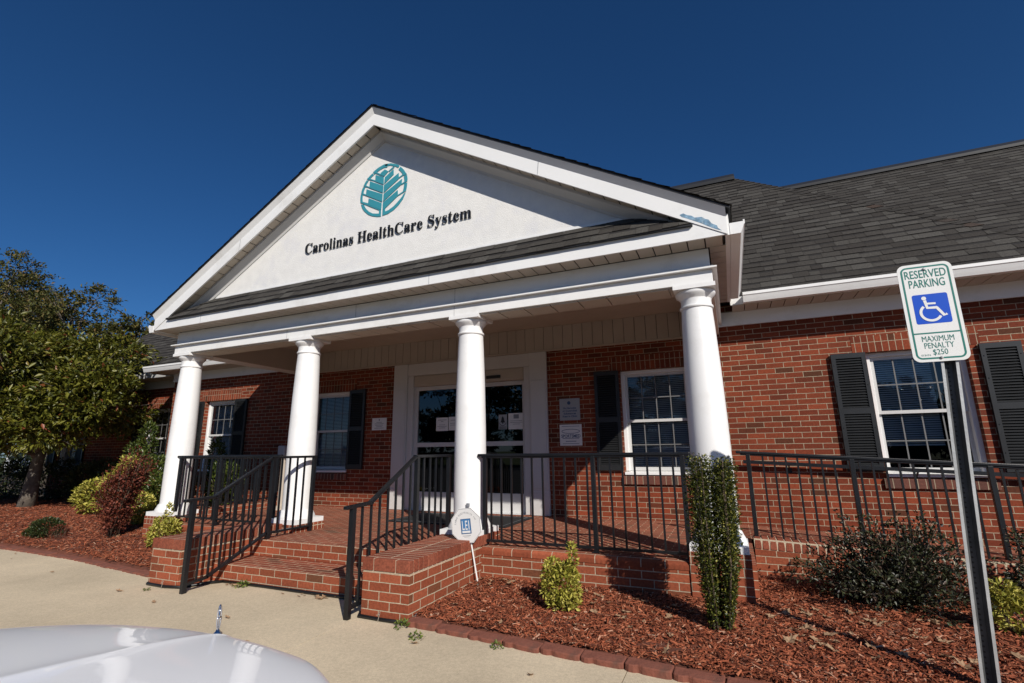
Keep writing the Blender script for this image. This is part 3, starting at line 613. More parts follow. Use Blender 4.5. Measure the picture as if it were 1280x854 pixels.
# ---- entrance: surround, sliding door leaves, sensor
g = MB()
for x0, x1 in ((-5.42, -5.14), (-2.875, -2.595)):
    g.box(x0, x1, -0.05, 0.0, 0.045, 2.455); g.box(x0 + .02, x1 - .02, -0.062, -0.05, 0.42, 2.02); g.box(x0 - .004, x1 + .004, -0.056, 0.0, 0.045, 0.38)
g.box(-5.14, -2.875, -0.035, 0.06, 2.25, 2.455)
for x0, x1 in ((-5.14, -5.03), (-2.98, -2.875)): g.box(x0, x1, -0.02, 0.12, 0.045, 2.25)
g.build('door_surround', M['trim'], B, bevel=0.006)
g = MB(); g.box(-5.03, -2.98, 0.0, 0.12, 2.06, 2.25); g.box(-5.02, -2.99, -0.012, 0.0, 2.075, 2.235)
g.build('door_header', M['beige'], B, bevel=0.004)
def leaf(x0, x1, y):
    g = MB(); z0, z1 = 0.05, 2.055; s = 0.07
    g.box(x0, x0 + s, y, y + 0.045, z0, z1); g.box(x1 - s, x1, y, y + 0.045, z0, z1)
    g.box(x0 + s, x1 - s, y + .001, y + 0.044, z1 - 0.065, z1); g.box(x0 + s, x1 - s, y + .001, y + 0.044, 1.045, 1.115); g.box(x0 + s, x1 - s, y + .001, y + 0.044, z0, 0.33)
    d = g.build('door', M['trim'], B, bevel=0.003)
    for lo, hi in ((0.33, 1.045), (1.115, z1 - 0.065)):
        g = MB(); g.face([(x0 + s, y + .022, lo), (x1 - s, y + .022, lo), (x1 - s, y + .022, hi), (x0 + s, y + .022, hi)])
        g.build('pane', M['doorglass'], d)
    return d
leaf(-5.03, -3.99, 0.035); leaf(-4.01, -2.98, 0.085)
g = MB(); g.box(-3.63, -3.38, -0.035, 0.0, 2.10, 2.15); g.build('door_sensor', M['rubber'], B, bevel=0.012)
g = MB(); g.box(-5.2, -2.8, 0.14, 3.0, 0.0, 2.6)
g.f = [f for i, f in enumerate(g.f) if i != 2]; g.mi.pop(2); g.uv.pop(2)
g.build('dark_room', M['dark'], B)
g = MB(); g.box(-5.03, -2.98, -0.10, 0.13, 0.038, 0.052); g.build('threshold', M['chrome'], B)

# ---- portico: columns
def column_mesh():
    g = MB(); z = 0.13
    h = 0.228
    g.box(-h, h, -h, h, z, z + 0.055)
    prof = [(0.222, 0.185), (0.224, 0.20), (0.214, 0.225), (0.203, 0.245), (0.196, 0.262), (0.190, 0.275), (0.176, 0.285), (0.173, 0.31), (0.174, 0.7), (0.170, 1.2), (0.160, 1.7), (0.146, 2.1), (0.1385, 2.255),
            (0.150, 2.262), (0.153, 2.272), (0.150, 2.283), (0.138, 2.288), (0.137, 2.335), (0.140, 2.352), (0.158, 2.372), (0.176, 2.392), (0.181, 2.405), (0.178, 2.425)]
    g.lathe((0, 0, 0), prof, 56)
    g.box(-0.187, 0.187, -0.187, 0.187, 2.426, 2.4655)
    return g
c0 = None
for k in range(4):
    x = [-7.59, -5.2, -2.73, -0.29][k]
    if c0 is None:
        c0 = column_mesh().build('portico_column', M['column'], B); smooth_angle(c0, 30); o = c0
    else:
        o = c0.copy(); COL.objects.link(o)
    o.location = (x, -2.2, 0)

# ---- portico: entablature
AL, AR, AF, AB = -7.78, -0.12, -2.37, -2.03
g = MB()
def beam_ring(z0, z1, e, mi=0):
    g.box(AL - e, AR + e, AF - e, AB, z0, z1, mi)
    g.box(AL - e, AL + 0.34, AB + .001, -0.003, z0 + .001, z1 - .001, mi); g.box(AR - 0.34, AR + e, AB + .001, -0.003, z0 + .001, z1 - .001, mi)
beam_ring(2.468, 2.588, 0.0)
beam_ring(2.589, 2.606, 0.044); beam_ring(2.607, 2.625, 0.012); beam_ring(2.626, 2.80, -0.012)
g.build('entablature', M['white'], B, bevel=0.003)
g = MB()                                                    # boards under the beam, with open joints
x = AL + .36
while x < AR - .4:
    g.box(x + .014, min(x + .30, AR - .36), AF + 0.03, AB - .03, 2.452, 2.4675); x += .30
g.build('beam_soffit', M['soffit'], B)
FY, EX0, EX1, EZ, AZ = -2.60, -7.94, 0.04, 2.80, 5.11       # fascia plane, eave ends, eave height, apex height
g = MB()
g.box(EX0 + .02, EX1 - .02, FY - 0.014, FY + .006, EZ + .002, 2.95)
g.build('fascia', M['white'], B)
g = MB(); x = EX0 + .03
while x < EX1 - .05:
    x2 = min(x + .152, EX1 - .03); g.box(x + .012, x2, FY + .008, AF - .001, EZ + .002, EZ + .012); x += .152
for a, b in ((EX0 + .012, AL - .001), (AR + .001, EX1 - .012)):
    y = AF + .005
    while y < -0.4:
        g.box(a, b, y + .010, min(y + .152, -.38), EZ + .002, EZ + .012); y += .152
g.build('soffit', M['soffit'], B)
for q in ((EX0 + .03, EX1 - .03, FY + .01, AF + .02), (EX0 + .03, AL + .02, AF + .021, -.3), (AR - .02, EX1 - .03, AF + .021, -.3)):
    g = MB(); g.box(*q, EZ + .0135, EZ + .02); g.build('soffit_backing', M['gap'], B)
def rake(mb, prof, x_out, z_out, mi=0):
    A_ = [(x_out, y, z_out + h) for y, h in prof]; C_ = [(XC, y, AZ + h) for y, h in prof]
    mb.prism(A_, C_, mi) if x_out < XC else mb.prism(A_[::-1], C_[::-1], mi)
g = MB()
fp = [(FY, 0.0), (FY - .022, 0.0), (FY - .022, .165), (FY - .066, .235), (FY - .066, .250), (FY, .250)]
rake(g, fp, EX0, EZ); rake(g, fp, EX1, EZ)
g.build('rake_fascia', M['white'], B)
g = MB()                                                    # raking soffit in short boards, and the moulding under it
for sgn, xo in ((-1, EX0), (1, EX1)):
    n = 26; zf = lambda x: EZ + (AZ - EZ) * (1 - abs(x - XC) / 3.99)
    for k in range(n):
        xa = XC + sgn * (0.02 + 3.95 * k / n); xb = XC + sgn * (0.02 + 3.95 * (k + 1) / n - .014)
        if abs(xb - XC) > 3.95: continue
        g.prism([(xa, FY + .001, zf(xa) + .02), (xa, -2.385, zf(xa) + .02), (xa, -2.385, zf(xa) + .03), (xa, FY + .001, zf(xa) + .03)],
                [(xb, FY + .001, zf(xb) + .02), (xb, -2.385, zf(xb) + .02), (xb, -2.385, zf(xb) + .03), (xb, FY + .001, zf(xb) + .03)])
g.build('rake_soffit', M['beige'], B)
g = MB(); mp = [(-2.381, -.105), (-2.392, -.105), (-2.402, -.075), (-2.475, -.012), (-2.478, .018), (-2.381, .018)]
rake(g, mp, EX0 + .3, EZ + .3 * (AZ - EZ) / 3.99); rake(g, mp, EX1 - .3, EZ + .3 * (AZ - EZ) / 3.99)
g.build('rake_moulding', M['trim'], B)
g = MB(); g.face([(EX0 + .2, -2.38, EZ + .02), (EX1 - .2, -2.38, EZ + .02), (XC, -2.38, AZ + .06)])
g.build('tympanum', M['stucco'], B)
g = MB(); g.face([(EX0 + .1, -.4, EZ + .05), (EX1 - .1, -.4, EZ + .05), (XC, -.4, AZ)]); g.build('attic_back', M['gap'], B)

g = MB()                                                    # board joints in the trim
for x in (-6.9, -3.05): g.box(x, x + .003, FY - .0165, FY - .0138, EZ + .003, 2.949)
g.build('board_joint', M['midgrey'], B)
g = MB()
for x in (-5.45, -2.86): g.box(x, x + .003, AF - .0022, AF, 2.469, 2.588)
for x in (-4.3, -2.86): g.box(x, x + .003, AF + .010, AF + .0125, 2.627, 2.799)
g.build('board_joint', M['midgrey'], B)
g = MB()
for x in (-6.25, -1.72):
    z = EZ + (AZ - EZ) * (1 - abs(x - XC) / 3.99); k = (AZ - EZ) / 3.99 * (1 if x < XC else -1)
    g.face([(x, FY - .0238, z + .004), (x + .004, FY - .0238, z + .004), (x + .02, FY - .0238, z + .163 + k * .02), (x + .014, FY - .0238, z + .163 + k * .014)])
g.build('board_joint', M['midgrey'], B)
# peeling paint at the right end of the rake
pp = PEEL
g = MB(); g.face([(x, FY - .0235, z) for x, z in pp][::-1]); g.build('peeled_patch', M['peel'], B)

# ---- shingles
def shingles(name, poly, up, expo=0.143, seed=0, mat=None, wr=(0.11, 0.30)):
    """poly: convex planar polygon (first edge along the eave), up: direction up the slope"""
    r = random.Random(seed); P = [Vector(p) for p in poly]
    U = (P[1] - P[0]).normalized(); Vv = Vector(up).normalized(); Nn = U.cross(Vv).normalized()
    uu = [(p - P[0]).dot(U) for p in P]; vv = [(p - P[0]).dot(Vv) for p in P]
    bm = bmesh.new(); u0, u1, v1 = min(uu), max(uu), max(vv)
    row = 0; v = 0.0
    while v < v1:
        u = u0 - r.random() * .3
        while u < u1:
            wd = r.uniform(*wr); t = .011 if r.random() < .5 else .006
            a, b_ = u, u + wd - .003
            o = lambda q, w, h: P[0] + U * q + Vv * w + Nn * h
            sk = r.uniform(-.006, .006)
            q = [bm.verts.new(o(a, v - .012 + sk, 0.001)), bm.verts.new(o(b_, v - .012 + sk, 0.001)), bm.verts.new(o(b_, v - .012 + sk, t + .002)), bm.verts.new(o(a, v - .012 + sk, t + .002)), bm.verts.new(o(b_, v + expo, .002)), bm.verts.new(o(a, v + expo, .002))]
            bm.faces.new((q[0], q[1], q[2], q[3]))
            tw = v + expo * (.62 if r.random() < .5 else .80)
            f = (tw - v + .012) / (expo + .012); zt_ = (t + .002) * (1 - f) + .002 * f
            m0, m1 = bm.verts.new(o(a, tw, zt_)), bm.verts.new(o(b_, tw, zt_))
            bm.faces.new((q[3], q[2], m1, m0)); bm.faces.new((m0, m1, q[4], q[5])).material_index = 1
            u += wd
        v += expo; row += 1
    cen = sum(P, Vector()) / len(P)
    for i in range(len(P)):
        a, b_ = P[i], P[(i + 1) % len(P)]
        if i == 0: continue
        nrm = (b_ - a).cross(Nn).normalized()
        if (cen - a).dot(nrm) > 0: nrm = -nrm
        bmesh.ops.bisect_plane(bm, geom=bm.verts[:] + bm.edges[:] + bm.faces[:], plane_co=a, plane_no=nrm, clear_outer=True)
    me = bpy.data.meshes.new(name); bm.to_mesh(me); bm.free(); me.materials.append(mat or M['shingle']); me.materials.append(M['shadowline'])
    roof = MB(); roof.face([p - Nn * .004 for p in P]); ro = roof.build(name, M['gap'], B)
    ro.name = 'roof'
    o = link('shingles', me, ro)
    return ro
SL = 1.045
FE, FZ = -0.37, 2.87
RH = 2.85 - FE
FXL, FXR = -11.9, 3.59
RZ = FZ + SL * RH
upF = (0, 1, SL)
shingles('roof', [(FXL, FE, FZ), (FXR, FE, FZ), (FXR - RH, 2.85, RZ), (FXL + RH, 2.85, RZ)], upF, seed=1)
# plain faces that close the hip roofs
g = MB()
g.face([(FXR, FE, FZ), (FXR, 6.1, FZ), (FXR - RH, 2.85, RZ)]); g.face([(FXL, 6.1, FZ), (FXL, FE, FZ), (FXL + RH, 2.85, RZ)])
g.face([(FXR, 6.1, FZ), (FXL, 6.1, FZ), (FXL + RH, 2.85, RZ), (FXR - RH, 2.85, RZ)])
g.build('roof', M['ridge'], B)
RE, RR, RRZ = 1.59, 5.7, FZ + SL * (5.7 - 1.59)
shingles('roof', [(0.6, RE, FZ), (14.4, RE, FZ), (10.05, RR, RRZ), (0.6, RR, RRZ)], upF, seed=2)
g = MB(); g.face([(14.4, RE, FZ), (14.4, 10, FZ), (10.05, RR, RRZ)]); g.face([(14.4, 10.05, FZ), (-3, 10.05, FZ), (-3, RR, RRZ), (10.05, RR, RRZ)]); g.face([(-3, 10, FZ), (-3, RE, FZ), (-3, RR, RRZ)])
g.face([(-3, RE, FZ), (.6, RE, FZ), (.6, RR, RRZ), (-3, RR, RRZ)])
g.build('roof', M['ridge'], B)
# setback wing roof on the left
SE = 0.2; SR = 4.2; SRZ = FZ + SL * (SR - SE)
shingles('roof', [(-17.65, SE, FZ), (-8.9, SE, FZ), (-8.9, SR, SRZ), (-13.65, SR, SRZ)], upF, seed=3)
g = MB(); g.face([(-17.65, 8.2, FZ), (-17.65, SE, FZ), (-13.65, SR, SRZ)]); g.face([(-8.9, 8.2, FZ), (-17.65, 8.2, FZ), (-13.65, SR, SRZ), (-8.9, SR, SRZ)])
g.build('roof', M['ridge'], B)
# ridge vents and hip caps
g = MB()
for a, b in (((FXL + RH - .05, 2.85, RZ), (FXR - RH + .08, 2.85, RZ)), ((-3, RR, RRZ), (10.1, RR, RRZ))):
    g.prism([(a[0], a[1] - .17, a[2] - .12), (a[0], a[1] - .17, a[2] - .055), (a[0], a[1], a[2] + .085), (a[0], a[1] + .17, a[2] - .055), (a[0], a[1] + .17, a[2] - .12)][::-1],
            [(b[0], b[1] - .17, b[2] - .12), (b[0], b[1] - .17, b[2] - .055), (b[0], b[1], b[2] + .085), (b[0], b[1] + .17, b[2] - .055), (b[0], b[1] + .17, b[2] - .12)][::-1])
g.build('ridge_vent', M['ridge'], B)
for a, b, s in (((FXR, FE, FZ), (FXR - RH, 2.85, RZ), 1), ((FXL, FE, FZ), (FXL + RH, 2.85, RZ), -1), ((-17.65, SE, FZ), (-13.65, SR, SRZ), -1)):
    g = MB(); a, b = Vector(a), Vector(b); n = int((b - a).length / .14)
    for k in range(n):
        p, q = a.lerp(b, k / n), a.lerp(b, (k + 1.25) / n)
        up = Vector((0, 0, .026 - .0)); dn = Vector((0, 0, .012))
        wF = Vector((-s * .13, 0, -.004)); wS = Vector((0, .13, -.004))
        g.mesh([p + up, q + dn, q + dn + wF + Vector((0, 0, -.008)), p + up + wF, p + up + wS, q + dn + wS], [(0, 1, 2, 3), (0, 4, 5, 1)])
    g.build('hip_cap', M['hipcap'], B)
# portico roof: slabs with shingles
gt = lambda x: AZ + .262 - (AZ - EZ) / 3.99 * abs(x - XC)
for s in (-1, 1):
    xo = XC + s * 4.03
    ro = MB(); ro.prism([(xo, -2.672, gt(xo) - .024), (xo, 2.3, gt(xo) - .024), (xo, 2.3, gt(xo)), (xo, -2.672, gt(xo))], [(XC, -2.672, gt(XC) - .024), (XC, 2.3, gt(XC) - .024), (XC, 2.3, gt(XC)), (XC, -2.672, gt(XC))])
    ro.build('roof', M['ridge'], B)
    sl = (AZ - EZ) / 3.99
    zo = gt(xo) + .002
    poly = [(xo, 2.3, zo), (xo, -2.682, zo), (XC, -2.682, gt(XC) + .002), (XC, 2.3, gt(XC) + .002)]
    if s > 0: poly = [(xo, -2.682, zo), (xo, 2.3, zo), (XC, 2.3, gt(XC) + .002), (XC, -2.682, gt(XC) + .002)]
    shingles('roof', poly, (-s, 0, sl), seed=6 + s)
# pent roof strip on the lower fascia
shingles('pent_roof', [(EX0 + .32, FY - .045, 2.945), (EX1 - .30, FY - .045, 2.945), (EX1 - .85, -2.385, 3.235), (EX0 + .95, -2.385, 3.235)], (0, .26, .29), seed=9)
g = MB(); g.box(EX0 + .30, EX1 - .28, FY - .05, FY + .02, 2.930, 2.944); g.build('drip_edge', M['ridge'], B)
g = MB(); g.box(EX0 + 1.0, EX1 - .9, -2.392, -2.381, 3.225, 3.262); g.build('flashing', M['white'], B)

# ---- gutters, frieze and eave soffit along the walls
gp = [(0, 0), (-.085, 0), (-.10, .035), (-.115, .075), (-.125, .085), (-.125, .12), (-.112, .12), (-.112, .105), (0, .105)]
def gutter(p0, p1, out):
    """profile swept from p0 to p1 with 'out' the outward horizontal direction"""
    o = Vector(out); A_ = [Vector(p0) - o * d + Vector((0, 0, h)) for d, h in gp]; B_ = [Vector(p1) - o * d + Vector((0, 0, h)) for d, h in gp]
    g = MB(); g.prism(A_, B_); k = g.build('gutter', M['white'], B)
    bm = bmesh.new(); bm.from_mesh(k.data); bmesh.ops.recalc_face_normals(bm, faces=bm.faces); bm.to_mesh(k.data); bm.free(); return k
GZ0 = 2.755
gutter((0.20, FE, GZ0), (FXR, FE, GZ0), (0, -1, 0))
gutter((FXL, FE, GZ0), (-8.07, FE, GZ0), (0, -1, 0))
gutter((EX1 + .02, -2.60, 2.80), (EX1 + .02, FE - .135, 2.80), (1, 0, 0))
gutter((EX0 - .05, -2.60, 2.785), (EX0 - .05, FE - .135, 2.785), (-1, 0, 0))
gutter((-17.65, SE, GZ0), (-11.92, SE, GZ0), (0, -1, 0))
for x0, x1, y in ((-11.5, -7.79, 0.0), (-.11, 3.3, 0.0), (-17.3, -11.53, .55)):
    g = MB(); g.box(x0 - .02, x1, y - .028, y, 2.565, GZ0); g.build('frieze', M['white'], B)
for x0, x1, y0, y1 in ((FXL + .02, -7.96, FE + .004, -.029), (.06, FXR - .02, FE + .004, -.029), (-17.6, -11.92, SE + .004, .521)):
    x = x0; g = MB()
    while x < x1:
        g.box(x + .010, min(x + .152, x1), y0, y1, GZ0 - .008, GZ0); x += .152
    g.build('soffit', M['soffit'], B)
for x0, x1, y in ((FXL, -7.9, FE), (.05, FXR, FE), (-17.65, -11.9, SE)):
    g = MB(); g.box(x0, x1, y, y + .018, GZ0 + .001, 2.872); g.build('fascia', M['white'], B)
g = MB(); g.box(EX1 - .02, EX1 + .018, FY + .004, FE - .01, EZ + .001, 3.0); g.build('fascia', M['white'], B)
g = MB()
g.box(EX0 - .049, EX0 + .02, FY + .004, FE - .01, EZ + .001, 3.0)
g.build('fascia', M['white'], B)

# ---- porch ceiling and the grooved panel over the entrance wall
g = MB(); y = AB
while y < -.01:
    g.box(AL + .30, AR - .30, y, min(y + .147, -.004), 2.845, 2.86); y += .15
g.build('porch_ceiling', M['beige'], B)
g = MB(); g.box(AL + .34, AR - .34, AB, -.001, 2.861, 2.87); g.build('ceiling_backing', M['gap'], B)
g = MB(); g.box(AL + .345, AR - .345, AB + .001, AB + .008, 2.63, 2.844); g.build('beam_lining', M['beige'], B)
for a, b in ((AL + .32, AL + .346), (AR - .346, AR - .32)):
    g = MB(); g.box(a, b, AB + .01, -.032, 2.466, 2.844); g.build('beam_lining', M['beige'], B)
g = MB(); x = AL + .345
while x < AR - .35:
    g.box(x + .004, min(x + .152, AR - .345), -.03, -.008, 2.49, 2.844); x += .155
g.build('grooved_panel', M['beige'], B)
g = MB(); g.box(AL + .345, AR - .345, -.0079, -.004, 2.49, 2.844); g.build('panel_backing', M['gap'], B)
g = MB(); g.box(AL + .345, AR - .345, -.045, -.003, 2.458, 2.489); g.build('panel_trim', M['beige'], B, bevel=.004)
# ================================================================== PORCH, STEPS, RAMP
PF = 0.04            # porch floor
PY = -2.42           # porch front wall
P_ = thing('brick_porch', 'red brick porch with two steps, low cheek walls and a side ramp', 'porch', (XC, PY, GZ))
g = MB()
g.box(-7.9, -.02, PY + .06, -.002, -.2, PF, 0, 1)
g.build('floor', [M['porch'], M['floor']], P_)
for x0, x1 in ((-7.43, -5.62), (-2.48, -.50)):         # front walls, with a rounded cap course
    g = MB(); g.box(x0, x1, PY, PY + .058, -.42, PF - .066); g.build('front_wall', M['porch'], P_, uvz=-.015)
def bullnose(x0, x1):
    mb = MB(); pr = []
    for k in range(7):
        a = math.pi / 2 * k / 6; pr.append((PY + .030 - .035 * math.sin(a) if k else PY + .030, PF + .001 - .035 + .035 * math.cos(a)))
    pr += [(PY - .005, PF - .064), (PY + .075, PF - .064), (PY + .075, PF + .001)]
    A_ = [(x0, y, z) for y, z in pr]; B_ = [(x1, y, z) for y, z in pr]
    n = len(pr)
    for i in range(n - 1):
        u0 = i * .012 + .02
        mb.face([A_[i], B_[i], B_[i + 1], A_[i + 1]][::-1], 0, [(x0, .004 + .0635 * (1 - i / 7.2)), (x1, .004 + .0635 * (1 - i / 7.2)), (x1, .004 + .0635 * (1 - (i + 1) / 7.2)), (x0, .004 + .0635 * (1 - (i + 1) / 7.2))][::-1] if i < 7 else None)
    mb.face(A_[::-1]); mb.face(B_)
    mb.face([A_[n - 1], B_[n - 1], B_[0], A_[0]][::-1])
    o = mb.build('cap_course', M['porch'], P_)
    bm = bmesh.new(); bm.from_mesh(o.data); bmesh.ops.recalc_face_normals(bm, faces=bm.faces); bm.to_mesh(o.data); bm.free()
bullnose(-7.43, -5.62); bullnose(-2.48, -.50)
# steps
g = MB(); g.box(-5.2, -2.93, -2.87, PY + .059, -.131, PF + .002, 0, 1); g.build('step', [M['porch'], M['floor']], P_, bevel=.007, uvz=.0277)
g = MB(); g.box(-5.2, -2.93, -3.28, -2.6, -.36, -.13, 0, 1)
g.build('step', [M['porch'], M['floor']], P_, bevel=.007, uvz=-.0054)
# cheek walls
for x0, x1 in ((-5.62, -5.17), (-2.93, -2.48)):
    g = MB(); g.box(x0, x1, -3.63, PY + .3, -.42, .0385); g.build('cheek_wall', M['porch'], P_, bevel=.004, uvz=.0292)
    g = MB(); y = -3.635; r = random.Random(3)
    while y < PY + .28:
        d = .0575; j = r.uniform(-.0007, .0007)
        for a, b in ((x0 - .002, x0 + .102), (x0 + .112, x0 + .315), (x0 + .325, x1 + .002)) if y < -3.6 else ((x0 - .002, x0 + .218), (x0 + .228, x1 + .002)):
            g.box(a, b, y, y + d, .049 + j, .14 + j)
        y += .0677
    cp = g.build('cheek_cap', M['soldbrick'], P_, bevel=.0035)
    g = MB(); g.box(x0 + .006, x1 - .006, -3.627, PY - .02, .03, .1384); g.build('cap_mortar', M['mortar'], P_)
# pedestals under the columns
for x in (-7.59, -5.2, -2.73, -.29):
    zb = -.42 if x in (-7.59, -.29) else 0.0
    g = MB(); g.box(x - .236, x + .236, -2.2 - .236, -2.2 + .236, zb, .03); g.build('pedestal', M['porch'], P_, bevel=.004, uvz=.0377)
    g = MB(); g.box(x - .237, x + .237, -2.437, -1.963, .031, .1295); g.build('pedestal_cap', M['rowlock'], P_, bevel=.004, uvz=-.029)
# left side kerb of the porch
g = MB(); g.box(-7.9, -7.62, -1.95, -.002, -.42, .15, 0, 1); g.build('side_kerb', [M['porch'], M['floor']], P_, bevel=.005)
# ramp that falls to the right
rz = lambda x: PF - .055 * max(0, x + .02)
rc = lambda x: .098 - .047 * x
g = MB(); X1 = 6.0
g.face([(-.02, -1.1, rz(-.02)), (X1, -1.1, rz(X1)), (X1, -.002, rz(X1)), (-.02, -.002, rz(-.02))]); g.build('ramp', M['floor'], P_)
g = MB()
g.prism([(.0, -1.34, -.5), (.0, -1.34, rc(0) - .105), (.0, -1.10, rc(0) - .105), (.0, -1.10, -.5)], [(X1, -1.34, -.5), (X1, -1.34, rc(X1) - .105), (X1, -1.10, rc(X1) - .105), (X1, -1.10, -.5)])
o = g.build('ramp_wall', M['porch'], P_)
bm = bmesh.new(); bm.from_mesh(o.data); bmesh.ops.recalc_face_normals(bm, faces=bm.faces); bm.to_mesh(o.data); bm.free()
g = MB(); x = .004
while x < X1:
    a, b = rc(x), rc(x + .058)
    g.mesh([(x, -1.345, a - .1), (x + .058, -1.345, b - .1), (x + .058, -1.095, b - .1), (x, -1.095, a - .1), (x, -1.335, a), (x + .058, -1.335, b), (x + .058, -1.1, b), (x, -1.1, a)],
           [(0, 3, 2, 1), (4, 5, 6, 7), (0, 1, 5, 4), (1, 2, 6, 5), (2, 3, 7, 6), (3, 0, 4, 7)]); x += .0677
g.build('ramp_cap', M['soldbrick'], P_, bevel=.006)
g = MB(); g.prism([(0, -1.337, -.1), (0, -1.337, rc(0) - .006), (0, -1.103, rc(0) - .006), (0, -1.103, -.1)], [(X1, -1.337, -.1 + rc(X1) - .1), (X1, -1.337, rc(X1) - .006), (X1, -1.103, rc(X1) - .006), (X1, -1.103, -.1 + rc(X1) - .1)])
o = g.build('cap_mortar', M['mortar'], P_)
bm = bmesh.new(); bm.from_mesh(o.data); bmesh.ops.recalc_face_normals(bm, faces=bm.faces); bm.to_mesh(o.data); bm.free()

# ================================================================== RAILINGS
def rail_run(root, p0, p1, top0, top1, bot0, bot1, posts, base, sp=.115, bottom=True):
    """straight railing between two plan points; posts are fractions along it"""
    a, b = Vector((*p0, 0)), Vector((*p1, 0)); Lx = (b - a).length; d = (b - a) / Lx
    at = lambda t, z: (a + d * (Lx * t)) + Vector((0, 0, z))
    tz = lambda t: top0 + (top1 - top0) * t; bz = lambda t: bot0 + (bot1 - bot0) * t
    g = MB(); e = .02 / Lx
    g.bar(at(-e * 2, tz(-e)), at(1 + e * 2, tz(1 + e)), .045, .028); g.bar(at(0, tz(0) - .022), at(1, tz(1) - .022), .028, .018)
    g.build('top_rail', M['iron'], root, bevel=.006)
    if bottom:
        g = MB(); g.bar(at(0, bz(0)), at(1, bz(1)), .032, .022); g.build('bottom_rail', M['iron'], root)
    for t in posts:
        g = MB(); g.bar(at(t, base(t)), at(t, tz(t) - .014), .04, .04, (d.x, d.y, 0)); g.bar(at(t, base(t)), at(t, base(t) + .008), .075, .075, (d.x, d.y, 0))
        g.build('post', M['iron'], root, bevel=.003)
    n = round(Lx / sp)
    for k in range(1, n):
        t = k / n
        if any(abs(t - q) * Lx < .05 for q in posts): continue
        g = MB(); g.bar(at(t, bz(t) - .004 if bottom else base(t)), at(t, tz(t) - .014), .017, .017, (d.x, d.y, 0)); g.build('baluster', M['iron'], root)
t = thing('porch_railing', 'black iron railing on the porch front between the third and fourth columns', 'railing', (-1.5, -2.3, PF))
rail_run(t, (-2.54, -2.30), (-.50, -2.30), .925, .925, .085, .085, (.02, .585, .985), lambda q: PF)
t = thing('porch_railing', 'black iron railing on the porch front between the first and second columns', 'railing', (-6.4, -2.3, PF))
rail_run(t, (-7.42, -2.30), (-5.46, -2.30), .94, .94, .13, .11, (.015, .45, .985), lambda q: PF)
t = thing('porch_railing', 'black iron railing along the left side of the porch back to the wall', 'railing', (-7.7, -1, PF))
rail_run(t, (-7.75, -1.93), (-7.75, -.06), .94, .94, .20, .20, (.03, .5, .97), lambda q: .15)
t = thing('ramp_railing', 'black iron railing sloping down beside the brick ramp', 'railing', (1, -1.22, 0))
rail_run(t, (-.04, -1.22), (5.9, -1.22), .925, .925 - .062 * 5.94, .0, .0, (.012, .165, .338, .51, .68, .85), lambda q: rc(-.04 + 5.94 * q) - .01, sp=.104, bottom=False)
t = thing('wall_handrail', 'plain black handrail bracketed to the brick wall behind the ramp', 'handrail', (1, -.08, .8))
g = MB(); g.bar((0.0, -.085, .80), (5.9, -.085, .80 - .055 * 5.9), .036, .04); g.build('rail', M['iron'], t)
g = MB()
for k in range(5):
    x = .5 + 1.25 * k; z = .80 - .055 * x; g.bar((x, -.085, z - .02), (x, -.003, z - .08), .016, .016); g.bar((x, -.012, z - .08), (x, -.002, z - .08), .06, .06)
g.build('bracket', M['iron'], t)

def step_rail(x, lab):
    t = thing('step_railing', lab, 'handrail', (x, -3.72, GZ))
    top = [(-3.80, .535), (-3.50, .548), (-2.86, .925), (-2.20, .925)]
    g = MB()
    for (a, za), (b, zb) in zip(top[:-1], top[1:]): g.bar((x, a - .012, za), (x, b + .012, zb), .045, .028)
    g.build('top_rail', M['iron'], t, bevel=.006)
    low = [(-3.72, -.225), (-3.50, -.205), (-2.86, .105), (-2.20, .105)]
    g = MB()
    for (a, za), (b, zb) in zip(low[:-1], low[1:]): g.bar((x, a - .006, za), (x, b + .006, zb), .04, .022)
    g.build('bottom_rail', M['iron'], t)
    zt = lambda y: float(np.interp(y, [p[0] for p in top], [p[1] for p in top])); zb = lambda y: float(np.interp(y, [p[0] for p in low], [p[1] for p in low]))
    for y, b in ((-3.72, GZ), (-2.83, PF), (-2.22, PF)):
        g = MB(); g.bar((x, y, b), (x, y, zt(y) - .01), .042, .042, (0, 1, 0)); g.build('post', M['iron'], t, bevel=.003)
    y = -3.605
    while y < -2.25:
        if min(abs(y + 2.83), abs(y + 2.22)) > .05:
            g = MB(); g.bar((x, y, zb(y)), (x, y, zt(y) - .01), .017, .017, (0, 1, 0)); g.build('baluster', M['iron'], t)
        y += .112
step_rail(-2.985, 'black step handrail beside the cheek wall with the octagonal yard sign')
step_rail(-4.945, 'black step handrail at the left cheek wall, next to the small yellow shrub')

